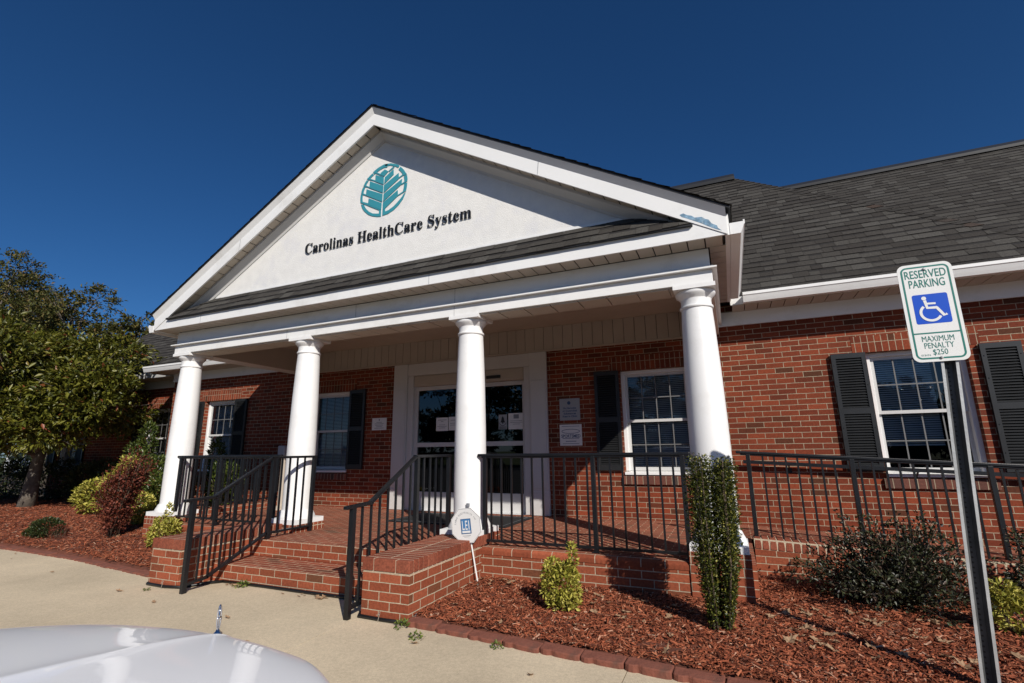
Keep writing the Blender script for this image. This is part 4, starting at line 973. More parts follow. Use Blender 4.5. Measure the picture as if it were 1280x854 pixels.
# ================================================================== SIGN LETTERS AND SIGNS
ty = -2.382
g = MB()
w_adv = {'C': 475, 'a': 335, 'r': 305, 'o': 335, 'l': 197, 'i': 197, 'n': 378, 's': 285, 'H': 522, 'e': 302, 't': 235, 'h': 378, 'S': 395, 'y': 300, 'm': 552, ' ': 190}
txt = 'Carolinas HealthCare System'; tot = sum(w_adv[c] for c in txt)
sx = 2.60 / tot; sz = .148 / .466 / 1000; X0 = -5.225
lt = thing('sign_lettering', 'raised black serif lettering reading Carolinas HealthCare System on the white gable', 'lettering', (-3.92, ty, 3.632))
x = 0
for word_ in txt.split(' '):
    cur = bpy.data.curves.new('tmp', 'CURVE'); cur.dimensions = '2D'; cur.fill_mode = 'BOTH'; cur.extrude = .007; cur.offset = -.0022
    for c in word_:
        for lp in GLYPH[c]:
            sp = cur.splines.new('POLY'); sp.points.add(len(lp) - 1)
            for p, (a, b) in zip(sp.points, lp): p.co = ((x + a) * sx, b * sz, 0, 1)
            sp.use_cyclic_u = True
        x += w_adv[c]
    x += w_adv[' ']
    to = bpy.data.objects.new('tmp', cur); COL.objects.link(to); dg = bpy.context.evaluated_depsgraph_get()
    me = bpy.data.meshes.new_from_object(to.evaluated_get(dg), depsgraph=dg); bpy.data.objects.remove(to)
    me.transform(Matrix.Translation((X0, ty - .012, 3.632)) @ Matrix.Rotation(math.pi / 2, 4, 'X')); me.materials.clear(); me.materials.append(M['black'])
    link('word', me, lt)
t = thing('wall_emblem', 'teal oval tree emblem mounted high on the white gable', 'emblem', (-3.95, -2.382, 4.3))
for k, (nm, d) in enumerate((('ring', .005), ('strip', .0065), ('block', .008))):
    g = MB()
    for pl in LOGO[nm]:
        a2 = sum(pl[i - 1][0] * pl[i][1] - pl[i][0] * pl[i - 1][1] for i in range(len(pl)))
        q = pl if a2 > 0 else pl[::-1]
        g.prism([(x, ty, z) for x, z in q], [(x, ty - d, z) for x, z in q])
    o = g.build(nm, M['teal'], t)
    bm = bmesh.new(); bm.from_mesh(o.data); bmesh.ops.recalc_face_normals(bm, faces=bm.faces); bm.to_mesh(o.data); bm.free()

def rrect(x0, x1, z0, z1, r, n=6):
    P = []
    for cx, cz, a0 in ((x1 - r, z1 - r, 0), (x0 + r, z1 - r, 90), (x0 + r, z0 + r, 180), (x1 - r, z0 + r, 270)):
        for k in range(n + 1): a = rad(a0 + 90 * k / n); P.append((cx + r * math.cos(a), cz + r * math.sin(a)))
    return P
# parking sign --------------------------------------------------------------
px_, py_ = 1.03, -3.50
def build_parking_sign():
    t = thing('parking_sign', 'white and green reserved parking sign on a galvanised channel post', 'sign', (px_, py_, GZ))
    x0, x1, z1, z0 = .906, 1.168, 2.028, 1.438; k_ = (z1 - z0) / .705; q_ = (z1 - z0) / .623
    yb = py_ - .03
    lean = lambda x, z: (x, z)
    fn = lambda d: (lambda x, z: (x, yb - d, z))
    g = MB(); o_ = rrect(x0, x1, z0, z1, .038); g.prism([(x, yb, z) for x, z in o_], [(x, yb - .003, z) for x, z in o_])
    pl = g.build('sign_plate', M['signwhite'], t)
    bm = bmesh.new(); bm.from_mesh(pl.data); bmesh.ops.recalc_face_normals(bm, faces=bm.faces); bm.to_mesh(pl.data); bm.free()
    g = MB(); ribbon(g, rrect(x0 + .02, x1 - .02, z0 + .02, z1 - .02, .026), .0095, fn(.0036), 0, True)
    zl = z1 - .505 * k_; ribbon(g, [(x0 + .024, zl), (x1 - .024, zl)], .008, fn(.0038))
    cx = (x0 + x1) / 2; U, Z_ = (1, 0, 0), (0, 0, 1)
    for s, h, wd, dz in (('RESERVED', .051, .208, .066), ('PARKING', .051, .180, .128), ('MAXIMUM', .035, .156, .481), ('PENALTY', .035, .144, .523), ('$250', .034, .072, .564)):
        put_text(g, s, (cx, yb - .0040, z1 - dz * q_), U, Z_, h * q_, wd * q_, bold=.010 if h > .05 else 0)
    put_text(g, 'GS 20-37.6', (x0 + .062, yb - .0040, z1 - .581 * q_), U, Z_, .010, .044)
    g.build('sign_print', M['signgreen'], t)
    g = MB(); bq = rrect(cx - .088 * q_, cx + .088 * q_, z1 - .388 * q_, z1 - .200 * q_, .011); g.face([fn(.0036)(x, z) for x, z in bq][::-1]); g.build('symbol_panel', M['signblue'], t)
    g = MB(); f2 = fn(.0044); zc = z1 - .295 * q_
    disc(g, (cx - .030 * q_, zc + .069 * q_), .0122 * q_, lambda x, z: f2(x, z)); 
    S2 = lambda pts: [(cx + a * .9 * q_, zc + b * .9 * q_) for a, b in pts]
    ribbon(g, S2([(-.031, .062), (-.024, .008), (.030, .006)]), .0155, f2)
    f3 = fn(.0048); ribbon(g, S2([(-.028, .038), (.026, .036)]), .011, f3)
    ribbon(g, S2([(.026, .008), (.060, -.052), (.076, -.043)]), .0145, f3)
    wheel = [(-.008 + .056 * math.cos(a), -.026 + .056 * math.sin(a)) for a in np.linspace(rad(128), rad(330), 24)]
    f4 = fn(.0052); ribbon(g, S2(wheel), .0135, f4)
    g.build('wheelchair_symbol', M['signwhite'], t)
    g = MB()
    for z in (z1 - .035, z0 + .022): g.lathe((0, 0, 0), [(.008, 0), (.008, .006), (.004, .009)], 10)
    for k in range(2):
        for i in range(30): 
            q = g.v[k * 30 + i]; g.v[k * 30 + i] = ((x0 + x1) / 2 + q[0], yb - .0032 - q[2], (z1 - .035, z0 + .022)[k] + q[1])
    g.build('bolt', M['steel'], t)
    # post: hat channel, open side toward the reader
    pr = [(-.040, -.022), (-.026, -.022), (-.019, .012), (.019, .012), (.026, -.022), (.040, -.022), (.040, -.0185), (.0285, -.0185), (.0215, .0155), (-.0215, .0155), (-.0285, -.0185), (-.040, -.0185)]
    g = MB(); lx = lambda z: 1.072 + .062 * (z - 1.43)
    zb = -.75
    A_ = [(lx(zb) + a, py_ + b, zb) for a, b in pr]; B_ = [(lx(z1 - .01) + a, py_ + b, z1 - .01) for a, b in pr]; n = len(pr)
    for i in range(n):
        j = (i + 1) % n; g.face([A_[i], A_[j], B_[j], B_[i]], 1 if i in (1, 2, 3) else 0)
    g.face(B_); 
    g.build('post', [M['steel'], M['steelin']], t)
    g = MB(); z = -.25
    while z < z0:
        disc(g, (lx(z), z), .0052, lambda x, zz: (x, py_ + .0114, zz), 0, 8); z += .0254
    g.build('post_holes', M['gap'], t)
build_parking_sign()

# octagonal yard sign ---------------------------------------------------------
t = thing('yard_sign', 'white octagonal alarm yard sign on a stake leaning before a white column', 'sign', (-2.41, -2.56, -.27))
cx, cz, cyy = -2.520, .272, -2.66; tl = rad(7)
oc = lambda a, b, d=0: (cx + a * math.cos(tl) - b * math.sin(tl), cyy - d, cz + a * math.sin(tl) + b * math.cos(tl))
R8 = .172
pts = [(R8 * math.cos(rad(22.5 + 45 * k)), R8 * math.sin(rad(22.5 + 45 * k))) for k in range(8)]
g = MB(); g.prism([oc(a, b) for a, b in pts], [oc(a, b, .006) for a, b in pts]); o = g.build('sign_plate', M['signwhite'], t)
bm = bmesh.new(); bm.from_mesh(o.data); bmesh.ops.recalc_face_normals(bm, faces=bm.faces); bm.to_mesh(o.data); bm.free()
g = MB(); s_ = lambda a, b: oc(a, b, .0068)
ribbon(g, [(a * .965, b * .965) for a, b in pts], .003, s_, 0, True)
word = 'LAMAR ELECTRONICS INC'
for i, c in enumerate(word):
    if c == ' ': continue
    a = rad(168 - 144 * i / (len(word) - 1)); r_ = .118
    ux = Vector(oc(math.sin(a), -math.cos(a))) - Vector(oc(0, 0)); uz = Vector(oc(math.cos(a), math.sin(a))) - Vector(oc(0, 0))
    put_text(g, c, oc(r_ * math.cos(a), r_ * math.sin(a), .0070), ux, uz, .015, .010 if c != 'I' else .003, bold=.01)
ribbon(g, [(-.045, -.092), (.045, -.092)], .004, s_); ribbon(g, [(-.03, -.103), (.03, -.103)], .0025, s_)
g.build('sign_print', M['midgrey'], t)
g = MB(); bx = lambda a, b: oc(a, b, .0072)
g.face([bx(-.052, -.072), bx(.052, -.072), bx(.052, .06), bx(-.052, .06)]); g.build('logo_panel', M['ltblue'], t)
g = MB(); ribbon(g, [(-.052, -.072), (.052, -.072), (.052, .06), (-.052, .06)], .007, lambda a, b: oc(a, b, .0078), 0, True); g.build('logo_border', M['navy'], t)
g = MB()
ux = Vector(oc(1, 0)) - Vector(oc(0, 0)); uz = Vector(oc(0, 1)) - Vector(oc(0, 0))
[put_text(g, c_, oc(o_, .004, .0084), ux, uz, .082, w_, bold=.012) for c_, o_, w_ in (('L', -.027, .026), ('E', .006, .024), ('I', .033, .009))]; g.face([oc(a, b, .0082) for a, b in ((-.044, -.066), (.044, -.066), (.044, -.047), (-.044, -.047))])
g.build('logo_letters', M['signwhite'], t)
g = MB(); g.bar(oc(.02, -.03, -.012), (-2.405, -2.60, -.33), .02, .012); g.build('stake', M['signwhite'], t)
o = MB(); o.box(-2.672, -2.640, -2.392, -2.368, .41, .445); tag(o.build('cable_clip', M['midgrey'], None, bevel=.004), 'small grey box fixed to the white column above the octagonal sign', 'fitting')

# wall plaques and papers --------------------------------------------------------
def plaque(name, lab, cat, x0, x1, z0, z1, y, base, lines, extra=None, mat='navy', t_=.006):
    t = thing(name, lab, cat, ((x0 + x1) / 2, y, z0))
    g = MB(); g.box(x0, x1, y - t_, y, z0, z1); g.build('panel', M[base], t)
    g = MB(); cx = (x0 + x1) / 2
    for s, h, wd, z, b in lines:
        if s is None: ribbon(g, [(cx - wd / 2, z), (cx + wd / 2, z)], h, lambda a, c: (a, y - t_ - .0012, c))
        else: put_text(g, s, (cx, y - t_ - .0012, z), (1, 0, 0), (0, 0, 1), h, wd, bold=b)
    if extra: extra(g, cx, y - t_ - .0014)
    g.build('print', M[mat], t)
fy = -.002
plaque('notice_plaque', 'grey notice plaque about narcotics right of the entrance, upper of two', 'plaque', -2.41, -2.10, 1.395, 1.715, fy, 'grey',
       [('No Narcotics', .026, .20, 1.575, .03), ('or Controlled', .026, .22, 1.535, .03), ('Substances', .026, .19, 1.495, .03), ('Kept in Clinic', .026, .22, 1.455, .03)],
       lambda g, cx, y: disc(g, (cx - .01, 1.65), .026, lambda a, c: (a, y, c)))
def swoosh(g, cx, y):
    e = [(cx + .135 * math.cos(a), 1.235 + .030 * math.sin(a)) for a in np.linspace(0, 2 * math.pi, 40)]
    ribbon(g, e, .007, lambda a, c: (a, y, c), 0, True)
plaque('notice_plaque', 'white sports medicine plaque right of the entrance, lower of two', 'plaque', -2.42, -2.085, 1.03, 1.335, fy, 'signwhite',
       [(None, .006, .27, 1.308, 0), ('SPORTSMED', .044, .29, 1.168, .02), (None, .007, .25, 1.135, 0), (None, .008, .16, 1.092, 0), (None, .006, .25, 1.058, 0)], swoosh, 'navy')
plaque('notice_plaque', 'small white notice plaque on the brick left of the entrance', 'plaque', -5.885, -5.575, 1.345, 1.555, fy, 'signwhite',
       [(None, .008, .12, 1.48, 0), (None, .008, .2, 1.455, 0), (None, .008, .17, 1.43, 0), (None, .008, .13, 1.405, 0), (None, .008, .2, 1.38, 0)], lambda g, cx, y: disc(g, (cx, 1.522), .014, lambda a, c: (a, y, c)), 'midgrey')
dy1, dy2 = .055, .105
plaque('door_paper', 'white letter sheet on the left door pane, left of its pair', 'paper', -4.60, -4.37, 1.30, 1.52, dy1, 'signwhite', [(None, .008, .17, 1.48, 0), (None, .008, .05, 1.455, 0), (None, .007, .12, 1.40, 0), (None, .007, .18, 1.375, 0), (None, .007, .12, 1.35, 0)], None, 'midgrey', .002)
plaque('door_paper', 'second white sheet on the left door pane, half behind the column', 'paper', -4.36, -4.14, 1.305, 1.525, dy1, 'signwhite', [(None, .008, .14, 1.47, 0), (None, .007, .16, 1.42, 0), (None, .007, .16, 1.39, 0)], None, 'midgrey', .002)
def bell(g, cx, y):
    f = lambda a, c: (a, y, c)
    g.face([f(cx + a, 1.405 + b) for a, b in ((-.042, 0), (.042, 0), (.028, .03), (.018, .075), (0, .10), (-.018, .075), (-.028, .03))]); disc(g, (cx, 1.398), .012, f)
    ribbon(g, [(cx + .062 * math.cos(a), 1.43 + .075 * math.sin(a)) for a in np.linspace(rad(200), rad(340), 16)], .008, f)
t = None
plaque('door_sticker', 'white arched sticker with a black bell on the right door pane', 'sticker', -3.47, -3.325, 1.30, 1.53, dy2, 'grey', [(None, .009, .12, 1.335, 0), (None, .009, .12, 1.315, 0)], bell, 'black', .002)
def photo(g, cx, y): g.face([(cx - .045, y, 1.46), (cx + .045, y, 1.46), (cx + .045, y, 1.525), (cx - .045, y, 1.525)])
plaque('door_paper', 'wide white notice with a dark photo on the right door pane', 'paper', -3.30, -3.03, 1.295, 1.545, dy2, 'signwhite', [(None, .006, .2, 1.425, 0), (None, .006, .21, 1.40, 0), (None, .006, .12, 1.375, 0)], photo, 'midgrey', .002)

# door mat, receptacle, hoses, stakes, rods -----------------------------------------
t = thing('door_mat', 'black rubber mat on the porch floor before the entrance', 'mat', (-3.75, -.75, PF))
g = MB(); g.box(-4.55, -2.75, -1.25, -.28, PF + .003, PF + .014); g.build('mat_sheet', M['mat'], t, bevel=.004)
g = MB(); ribbon(g, [(-4.48, -1.18), (-2.82, -1.18), (-2.82, -.35), (-4.48, -.35)], .02, lambda a, b: (a, b, PF + .0152), 0, True); g.build('border', M['midgrey'], t)
t = thing('ash_receptacle', 'pale slim ash receptacle behind the second column', 'bin', (-7.25, -.62, PF))
g = MB(); g.lathe((-7.25, -.62, PF), [(.13, 0), (.13, .03), (.05, .06), (.042, .75), (.042, .88)], 20); smooth_angle(g.build('stem', M['beige'], t))
g = MB(); g.box(-7.33, -7.17, -.70, -.54, .93, 1.10); g.build('head', M['grey'], t, bevel=.015)
def hose(name, lab, pts, r=.014):
    g = MB(); g.tube(pts, r, 8); o = g.build(name, M['rubber'], None, smooth=True); tag(o, lab, 'hose'); return o
hz = GZ + .016
hose('drip_hose', 'black drip hose round the foot of the cheek wall with the yard sign', [(-2.955, -3.36, hz), (-2.96, -3.60, hz), (-2.93, -3.652, hz), (-2.7, -3.66, hz - .002), (-2.5, -3.66, hz), (-2.455, -3.60, hz + .02), (-2.44, -3.48, hz + .03)])
hose('drip_hose', 'black drip hose round the foot of the left cheek wall', [(-5.64, -3.50, hz + .01), (-5.63, -3.61, hz), (-5.59, -3.652, hz), (-5.3, -3.66, hz), (-5.13, -3.62, hz), (-5.05, -3.42, hz), (-4.95, -3.31, hz)])
hose('drip_hose', 'black drip hose lying along the foot of the lowest step', [(-4.95, -3.31, hz), (-4.4, -3.30, hz), (-3.8, -3.305, hz), (-3.3, -3.30, hz), (-2.97, -3.34, hz)])
for x, y, lab in ((-2.72, -3.685, 'small metal clip holding the hose at the right cheek wall'), (-2.44, -3.61, 'small metal clip at the corner of the red edging bricks'), (-5.32, -3.685, 'small metal clip holding the hose at the left cheek wall')):
    g = MB(); g.bar((x, y, GZ), (x + .012, y + .01, GZ + .075), .010, .004); g.bar((x - .012, y, GZ + .05), (x + .02, y, GZ + .06), .008, .004); tag(g.build('hose_clip', M['chrome']), lab, 'clip')
for pts, lab in (([(.44, -3.13, -.245), (.78, -3.03, -.24)], 'thin pale irrigation tube on the mulch nearer the dark shrub'), ([(.66, -3.26, -.245), (1.09, -3.13, -.24)], 'thin pale irrigation tube on the mulch reaching the sign post')):
    g = MB(); g.tube(pts, .007, 8); tag(g.build('irrigation_tube', M['steel'], None, smooth=True), lab, 'tube')
# ================================================================== PLANTS
def ell_points(n, c, r, rng, shell=0.45):
    d = rng.normal(0, 1, (n, 3)); d /= np.linalg.norm(d, axis=1)[:, None]
    q = (shell + (1 - shell) * rng.random(n)) ** 0.6
    return np.array(c) + d * np.array(r) * q[:, None], d
def shrub(name, label, base, clumps, mat, ln, wd, per, stems=6, sr=.008, cat='shrub', group=None, upb=0.5, seed=1, smat='twig'):
    rng = np.random.default_rng(seed)
    t = thing(name, label, cat, base, group)
    P, D = [], []
    for c, r, k in clumps:
        p, d = ell_points(int(per * k), c, r, rng); P.append(p); D.append(d * np.array([1, 1, .7]) + np.array([0, 0, upb]))
    leaf_mesh('foliage', M[mat], np.concatenate(P), np.concatenate(D), ln, wd, t, rng=rng)
    g = MB()
    for k in range(stems):
        c, r, _ = clumps[k % len(clumps)]
        e = np.array(c) + rng.normal(0, .45, 3) * np.array(r); b = np.array(base) + rng.normal(0, .02, 3) * np.array([1, 1, 0]) - np.array([0, 0, .03])
        m = (b + e) / 2 + rng.normal(0, .04, 3)
        g.tube([b, m, e], [sr, sr * .75, sr * .35], 6)
    g.build('stem', M[smat], t, smooth=True)
    return t
def bz(x, y): return bed_h(x, y)
# small yellow one right of the yard sign
x, y = -1.45, -3.05; z = bz(x, y)
shrub('variegated_shrub', 'small yellow variegated shrub in the mulch before the porch front wall', (x, y, z),
      [((x, y, z + .16), (.165, .15, .15), 1.0), ((x - .07, y, z + .27), (.07, .07, .10), .3), ((x + .04, y, z + .26), (.09, .08, .09), .3), ((x + .10, y, z + .38), (.028, .028, .12), .17), ((x + .02, y - .03, z + .07), (.14, .12, .07), .4)], 'leaf_yel', .040, .021, 800, 7, seed=4)
# column
def column_shrub():
    x, y = -.29, -3.12; z = bz(x, y); rng = np.random.default_rng(8)
    t = thing('columnar_shrub', 'tall narrow clipped green shrub standing before the right end column', 'shrub', (x, y, z))
    P, D = [], []; g = MB()
    for k in range(17):
        a = rng.uniform(0, 6.28); q = math.sqrt(rng.random())
        bx, by = .085 * q * math.cos(a), .07 * q * math.sin(a); tx, ty_ = .025 + .185 * q * math.cos(a), .13 * q * math.sin(a)
        zt = z + 1.19 - .13 * rng.random() - .05 * q
        pts = [np.array((x + bx, y + by, z - .02)), np.array((x + bx + (tx - bx) * .8, y + by + (ty_ - by) * .8, z + .42)), np.array((x + tx, y + ty_, zt))]
        g.tube(pts, [.009, .007, .003], 6)
        n = 1150; s = rng.random(n) ** .85 * .96 + .04
        c = np.where(s[:, None] < .4, pts[0] + (pts[1] - pts[0]) * (s[:, None] / .4), pts[1] + (pts[2] - pts[1]) * ((s[:, None] - .4) / .6))
        an = rng.uniform(0, 6.28, n); rr = (.012 + .045 * np.minimum(1, s * 1.6)) * rng.uniform(.35, 1.15, n)
        o = np.stack([np.cos(an) * rr, np.sin(an) * rr, rng.normal(0, .01, n)], 1)
        P.append(c + o); D.append(o / (rr[:, None] + 1e-6) + np.array([0, 0, .7]))
    leaf_mesh('foliage', M['leaf_col'], np.concatenate(P), np.concatenate(D), .022, .012, t, rng=rng)
    g.build('stem', M['twig'], t, smooth=True)
column_shrub()
# dark arching shrubs by the ramp
def loro(x, y, lab, s=1.0, seed=3):
    z = bz(x, y); rng = np.random.default_rng(seed)
    t = thing('dark_shrub', lab, 'shrub', (x, y, z)); P, D = [], []; g = MB()
    for k in range(78):
        a = rng.uniform(0, 6.28); el = rng.uniform(.15, 1.35); L = s * rng.uniform(.42, .72) * (1.0 if el < .9 else .95)
        d = np.array([math.cos(a) * math.cos(el), math.sin(a) * math.cos(el) * .8, math.sin(el)])
        p0 = np.array((x, y, z)); p1 = p0 + d * L * .55; p2 = p0 + d * L + np.array([0, 0, -.10 * math.cos(el) * L])
        g.tube([p0, p1, p2], [.007, .004, .0015], 5)
        n = 130; q = .22 + .78 * rng.random(n); c = p0 + (p1 - p0) * np.minimum(q, .55)[:, None] / .55 + (p2 - p1) * np.maximum(q - .55, 0)[:, None] / .45
        o = rng.normal(0, .036 * s, (n, 3)) * np.where(q > .85, .45, 1.0)[:, None]
        P.append(c + o); D.append(o / (np.linalg.norm(o, axis=1)[:, None] + 1e-6) + d * .7)
    leaf_mesh('foliage', M['leaf_loro'], np.concatenate(P), np.concatenate(D), .034, .019, t, rng=rng)
    g.build('stem', M['twig'], t, smooth=True)
loro(.95, -2.08, 'dark purple green arching shrub growing between the column shrub and the parking sign', 1.16, 3)
loro(2.12, -1.9, 'dark arching shrub at the picture edge behind the parking sign', 1.02, 6)
x, y = 1.50, -2.50; z = bz(x, y)
shrub('variegated_shrub', 'bright yellow green shrub at the picture edge below the parking sign', (x, y, z), [((x, y, z + .13), (.17, .14, .13), 1), ((x - .05, y, z + .24), (.08, .08, .08), .3)], 'leaf_yel', .045, .020, 650, 6, seed=9)
# left side group
x, y = -6.90, -2.72; z = bz(x, y)
shrub('variegated_shrub', 'small yellow variegated shrub with one tall sprig beside the left cheek wall', (x, y, z), [((x, y, z + .17), (.20, .18, .14), 1), ((x + .13, y, z + .26), (.12, .1, .09), .4), ((x - .06, y, z + .29), (.10, .1, .09), .35), ((x + .04, y, z + .42), (.03, .03, .14), .16), ((x - .16, y, z + .08), (.09, .09, .07), .25)], 'leaf_yel', .042, .022, 800, 7, seed=12)
x, y = -8.41, -2.48; z = bz(x, y)
def russet():
    rng = np.random.default_rng(5)
    t = thing('russet_shrub', 'leaning russet red shrub with dry leaves in the left mulch bed', 'shrub', (x, y, z)); P, D = [], []; g = MB()
    for k in range(60):
        e = np.array((x - .08 + rng.uniform(-.14, .60), y + rng.uniform(-.22, .25), 0)); 
        f = (e[0] - x + .40) / 1.0; e[2] = z + .55 + .68 * max(0, min(1, f)) + rng.uniform(-.12, .06)
        p0 = np.array((x + rng.normal(0, .03), y + rng.normal(0, .03), z - .02)); p1 = p0 + (e - p0) * .5 + np.array([-.10 * rng.random(), 0, .0])
        g.tube([p0, p1, e], [.010, .006, .002], 6)
        n = 120; q = .16 + .84 * rng.random(n) ** .8; c = p0 + (p1 - p0) * np.minimum(q, .5)[:, None] / .5 + (e - p1) * np.maximum(q - .5, 0)[:, None] / .5
        o = rng.normal(0, .045, (n, 3)); P.append(c + o); D.append(o / (np.linalg.norm(o, axis=1)[:, None] + 1e-6) + np.array([.15, 0, .8]))
    leaf_mesh('foliage', M['leaf_red'], np.concatenate(P), np.concatenate(D), .048, .024, t, rng=rng)
    g.build('stem', M['twig'], t, smooth=True)
russet()
x, y = -11.1, -1.25; z = bz(x, y)
shrub('variegated_shrub', 'yellow variegated shrub left of the russet shrub, edge of the tree shade', (x, y, z), [((x - .25, y, z + .33), (.42, .35, .33), 1), ((x + .25, y + .05, z + .55), (.25, .25, .25), .45), ((x + .42, y + .1, z + .85), (.16, .16, .24), .25)], 'leaf_yel', .075, .038, 1300, 8, .012, seed=13)
x, y = -10.45, -.75; z = bz(x, y)
shrub('green_shrub', 'glossy green shrub with tall upright shoots behind the russet shrub', (x, y, z), [((x - .1, y, z + .55), (.45, .35, .50), 1), ((x - .55, y, z + .75), (.28, .25, .45), .5), ((x - .45, y, z + 1.35), (.16, .15, .38), .3), ((x - .75, y, z + 1.05), (.2, .2, .3), .3)], 'leaf_green', .085, .034, 1500, 9, .012, seed=14, upb=.9)
x, y = -9.45, -1.1; z = bz(x, y)
shrub('green_shrub', 'rounded glossy green shrub beside the first column base', (x, y, z), [((x, y, z + .42), (.48, .40, .44), 1.2), ((x + .2, y, z + .62), (.26, .26, .25), .4)], 'leaf_green', .08, .034, 1500, 8, .012, seed=15, upb=.7)
x, y = -9.15, -1.75; z = bz(x, y)
shrub('variegated_shrub', 'low yellow variegated shrub between the russet shrub and the first column', (x, y, z), [((x, y, z + .25), (.22, .2, .26), 1), ((x + .16, y, z + .14), (.14, .14, .14), .4)], 'leaf_yel', .06, .03, 700, 5, seed=16)
x, y = -9.66, -2.71; z = bz(x, y)
shrub('low_shrub', 'low dark green mound in the mulch below the tree', (x, y, z), [((x, y, z + .12), (.26, .2, .15), 1), ((x - .3, y, z + .05), (.16, .14, .07), .25)], 'leaf_dark', .03, .016, 2600, 5, seed=17)
x, y = -9.25, -2.74; z = bz(x, y)
shrub('dry_tuft', 'dry brown tuft beside the low dark green mound', (x, y, z), [((x, y, z + .08), (.13, .11, .12), 1)], 'leaf_red', .03, .010, 350, 12, .004, seed=18)
x, y = -8.75, -.62; z = bz(x, y)
shrub('green_shrub', 'upright leafy shrub seen through the left porch railing', (x, y, z), [((x, y, z + .5), (.28, .25, .5), 1), ((x - .25, y, z + 1.0), (.13, .13, .36), .4), ((x + .25, y, z + .6), (.18, .18, .3), .4)], 'leaf_green', .085, .034, 900, 8, .011, seed=19, upb=.9)
for k, (x, y, lab) in enumerate([(-12.6, -.25, 'dark hedge shrub in the tree shade nearest the brick corner'), (-14.0, -.05, 'dark hedge shrub in the shade just right of the tree trunk'), (-15.6, -.05, 'dark hedge shrub in the shade just left of the tree trunk'), (-17.4, -.2, 'dark hedge shrub in the shade at the far end of the brick wing'), (-19.4, -.4, 'dark hedge shrub at the left picture edge behind the tree')]):
    z = bz(x, y)
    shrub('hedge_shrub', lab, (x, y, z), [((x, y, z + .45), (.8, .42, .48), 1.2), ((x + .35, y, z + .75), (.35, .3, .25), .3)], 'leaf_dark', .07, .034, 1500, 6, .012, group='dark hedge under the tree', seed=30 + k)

for k, (x, y, sx_, h, lab) in enumerate([(-23.0, 1.6, 2.2, 2.4, 'big dark evergreen shrub filling the gap left of the brick wing'), (-27.5, 0.2, 2.4, 2.6, 'big dark evergreen shrub at the far left edge behind the tree trunk'), (-32.5, 3.5, 3.0, 3.2, 'largest dark evergreen shrub in the distance beyond the trunk')]):
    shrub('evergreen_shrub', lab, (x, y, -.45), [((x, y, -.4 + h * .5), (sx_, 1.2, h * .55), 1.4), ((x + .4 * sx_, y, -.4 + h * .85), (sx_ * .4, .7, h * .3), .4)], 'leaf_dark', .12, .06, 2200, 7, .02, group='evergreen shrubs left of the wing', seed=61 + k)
def tree(name, lab, base, trunk, clumps, mat, ln, wd, per, tr, seed, cat='tree', group=None, flat=.6):
    rng = np.random.default_rng(seed); t = thing(name, lab, cat, base, group); g = MB()
    tp = [np.array(p, float) for p in trunk]; n = len(tp)
    tp[0] = tp[0] - np.array([0, 0, .15])
    g.tube(tp, [tr * (1.25 if i == 0 else 1 - .45 * i / (n - 1)) for i in range(n)], 14)
    fork = tp[-1]; P, D = [], []
    for c, r, k in clumps:
        c = np.array(c); r = np.array(r)
        s = tp[-1] if rng.random() < .6 else tp[-2] + (tp[-1] - tp[-2]) * rng.random()
        mid = s + (c - s) * .5 + rng.normal(0, .12, 3) * np.linalg.norm(c - s) * .5 + np.array([0, 0, .1])
        g.tube([s, mid, c], [tr * .36, tr * .2, tr * .05], 8)
        for q in range(5):
            e = c + rng.normal(0, .55, 3) * r; g.tube([mid + (c - mid) * rng.random(), (c + e) / 2 + rng.normal(0, .06, 3), e], [tr * .07, tr * .045, tr * .015], 5)
        m = int(per * k)
        # tufts of leaves inside each clump leave gaps
        nt_ = max(6, m // 22); tc, td = ell_points(nt_, c, r, rng, .35)
        w_ = rng.integers(0, nt_, m); sc = float(np.mean(r)) * .16
        P.append(tc[w_] + rng.normal(0, sc, (m, 3)) * np.array([1, 1, .6])); D.append(td[w_] * .8 + np.array([0, 0, .15]) + rng.normal(0, .35, (m, 3)))
    for q in range(len(clumps) * 3):
        c, r, _ = clumps[rng.integers(len(clumps))]; d = rng.normal(0, 1, 3); d[2] = abs(d[2]) * .8; d /= np.linalg.norm(d)
        e0 = np.array(c) + d * np.array(r) * .9; e1 = np.array(c) + d * np.array(r) * rng.uniform(1.15, 1.5)
        g.tube([e0, e1], [tr * .03, tr * .012], 4); m = 26; f = rng.random(m)[:, None]
        P.append(e0 + (e1 - e0) * f + rng.normal(0, ln * .35, (m, 3))); D.append(d + rng.normal(0, .5, (m, 3)))
    g.build('trunk', M['bark'], t, smooth=True)
    leaf_mesh('crown', M[mat], np.concatenate(P), np.concatenate(D), ln, wd, t, rng=rng, fold=.18, curl=.25)
    return t
tx, ty0 = -14.28, -1.03; tz = bz(tx, ty0)
rng = np.random.default_rng(77); cl = []
for k in range(30):
    a = rng.uniform(0, 6.28); q = math.sqrt(rng.random()); h = rng.uniform(-.9, 1)
    cl.append(((tx - .3 + 2.75 * q * math.cos(a), ty0 - .2 + 1.9 * q * math.sin(a), tz + 2.75 + 1.15 * h * math.sqrt(max(0.05, 1 - q * q * .8)) - .25 * q), (.85, .75, .50), 1.0))
